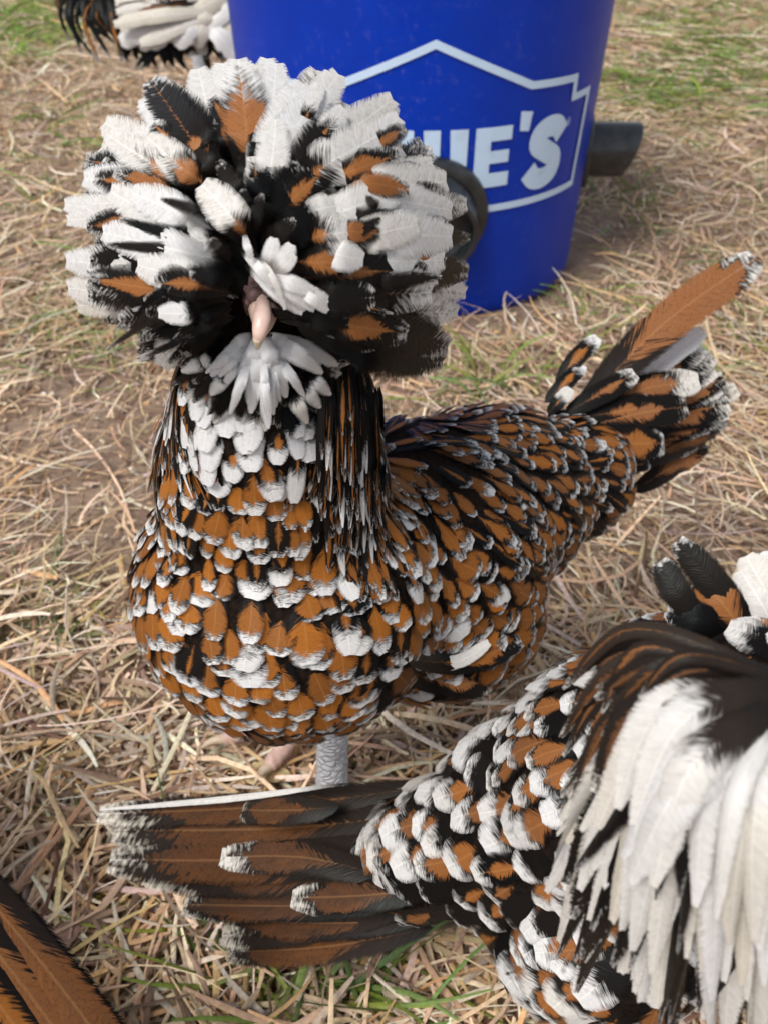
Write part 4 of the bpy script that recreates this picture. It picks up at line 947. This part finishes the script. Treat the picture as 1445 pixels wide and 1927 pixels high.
# ------------------------------------------------------------------ the bird behind, at the top left, half hidden by the bucket
def build_back():
    DB = .93
    h = Bird((-.15, 1.15, 0), 'crested bird behind the bucket at the top left, cream mop of crest feathers', 41); rng = h.rng
    c = at(360, -20, DB+.02)
    h.body([(V3([-.17, 1.22, .19]), (.10, .065, .065), V3([.2, 1., .1])), (V3([-.16, 1.10, .22]), (.045, .05, .06), None), (at(330, 20, DB+.05), (.042, .03, .030), None), (at(360, 60, DB+.03), (.030, .022, .022), None)], .007, 8)
    G = [('w', V3([-.17, 1.2, .27]), V3([0, 1., -.1]), .034, .018, 'back'), ('w', V3([-.1, 1.2, .2]), V3([.1, 1., -.3]), .034, .018, 'spangle'), ('w', V3([-.25, 1.2, .2]), V3([-.1, 1., -.3]), .034, .018, 'back'), ('w', V3([-.16, 1.06, .2]), V3([0, -.3, -1.]), .05, .01, 'dark'), ('w', V3([-.17, 1.2, .1]), V3([0, 1, 0]), .03, .02, 'belly')]
    h.coat(G, lambda k, p: 'body_feather', dense=.9, ntry=7000)
    def f(b, m, t, w, kind, off=0., pat=None, prof='strand', K=8, jit=.12, tone=None):
        P = [at(*b, DB+off+.01), at(*m, DB+off-.012), at(*t, DB+off)]
        h.quill('crest_feather', P, w*DB/FPX, kind, prof, K, unit(CO-P[1])+V3([0, 0, .3]), .6, jit, .3, pat, tone)
    for i in range(46):                                     # black hackles and beard under the mop
        x = rng.uniform(230, 470); f((x, 20+rng.uniform(0, 30)), (x+rng.normal(0, 12), 75), (x+rng.normal(5, 18), rng.uniform(100, 138)), rng.uniform(14, 26), rng.choice(['black', 'black', 'dark']), .02)
    for i in range(34):                                     # loose dark strands at the left
        x = rng.uniform(150, 270); x1 = x-rng.uniform(-10, 50)
        f((x+60, -60), (x1, 10+rng.uniform(-10, 20)), (x1+rng.uniform(10, 70), rng.uniform(45, 128)), rng.uniform(7, 15), rng.choice(['black', 'black', 'hackle']), .015)
    for i in range(60):                                     # the cream mop
        y = rng.uniform(-40, 50); b = (rng.uniform(330, 470), y-25); t = (rng.uniform(212, 330), y+rng.uniform(10, 60)) if i % 2 else (rng.uniform(300, 470), y*.4+rng.uniform(60, 92))
        f(b, ((b[0]+t[0])/2+rng.normal(0, 10), (b[1]+t[1])/2-4), t, rng.uniform(26, 44), rng.choice(['cream', 'white', 'white']), .0+rng.uniform(-.01, .006), prof='crest', K=12, jit=.14)
    for i in range(16):                                     # brown and dark bands across its upper side
        y = rng.uniform(-20, 34); b = (rng.uniform(400, 470), y-14); f(b, (320, y-6), (rng.uniform(205, 300), y+rng.uniform(4, 18)), rng.uniform(18, 30), rng.choice(['browngrey', 'streak', 'cream', 'dark']), -.016, prof='crest')
    for i in range(40):
        d = unit(rng.normal(0, 1, 3)+V3([0, .3, .6])); h.quill('crest_feather', [c+d*.02, c+d*.05, c+d*.068-V3([0, 0, .012])], .014, rng.choice(['white', 'cream', 'black', 'browngrey']), 'crest', 12, d+V3([0, 0, .4]))
    hb = at(420, 128, DB+.02); tube('beak', spline([hb, hb+V3([.004, -.008, -.006]), hb+V3([.006, -.012, -.014])], 9), list(np.linspace(.0040, .0006, 9)), M_BEAK, h.root, 14)
    h.leg((-.15, 1.16, .14), (-.15, 1.17, .07), (-.15, 1.15, 0), -1.5, .009); h.leg((-.21, 1.17, .14), (-.21, 1.18, .07), (-.21, 1.16, 0), -1.5, .009)
    h.finish(200)
build_back()

# ------------------------------------------------------------------ small things lying on the straw
def dry_leaf(px, py, size, head, col, label, seed, fold=.35):
    rng = np.random.default_rng(seed); c = ground_at(px, py, .010); n, m = 13, 7; V = []
    d = V3([math.cos(head), math.sin(head), .05]); l = V3([-math.sin(head), math.cos(head), 0])
    for i in range(n):
        u = i/(n-1); w = size*.30*math.sin(math.pi*u**.8)**.7*(1+.10*math.sin(i*2.3+seed))+.0002
        for k in range(m):
            t = 2*k/(m-1)-1; z = fold*w*abs(t)**1.4+.06*size*math.sin(3*u+seed)+.03*size*math.sin(7*u+4*t+seed)
            V.append(c+d*size*(u-.5)+l*w*t+V3([0, 0, z]))
    q = [(i*m+k, i*m+k+1, (i+1)*m+k+1, (i+1)*m+k) for i in range(n-1) for k in range(m-1)]
    root = empty('dry_leaf'); tag(root, label, 'leaf', 'dry leaves in the straw')
    mat = mat_noise('leaf_brown', [(.3, tuple(.6*x for x in col)), (.55, col), (.8, tuple(min(.9, 1.35*x) for x in col))], 300., .6, .5, .0008)
    b = link('blade', mesh_np('blade', V, q), mat, root); b.modifiers.new('thick', 'SOLIDIFY').thickness = .0003
    tube('stalk', spline([c-d*size*.5, c-d*size*.66+V3([0, 0, .002]), c-d*size*.8], 7), list(np.linspace(.0007, .0004, 7)), mat, root, 8)
dry_leaf(118, 1772, .016, .9, (.30, .18, .13), 'curled reddish-brown dry leaf beside the lower left wing', 1)
dry_leaf(505, 1462, .019, .2, (.50, .38, .20), 'crumpled yellowish dry leaf below the pink toe', 2, .6)
dry_leaf(745, 1880, .013, 2.2, (.42, .33, .24), 'small pale dry leaf in the green grass at the bottom', 3)
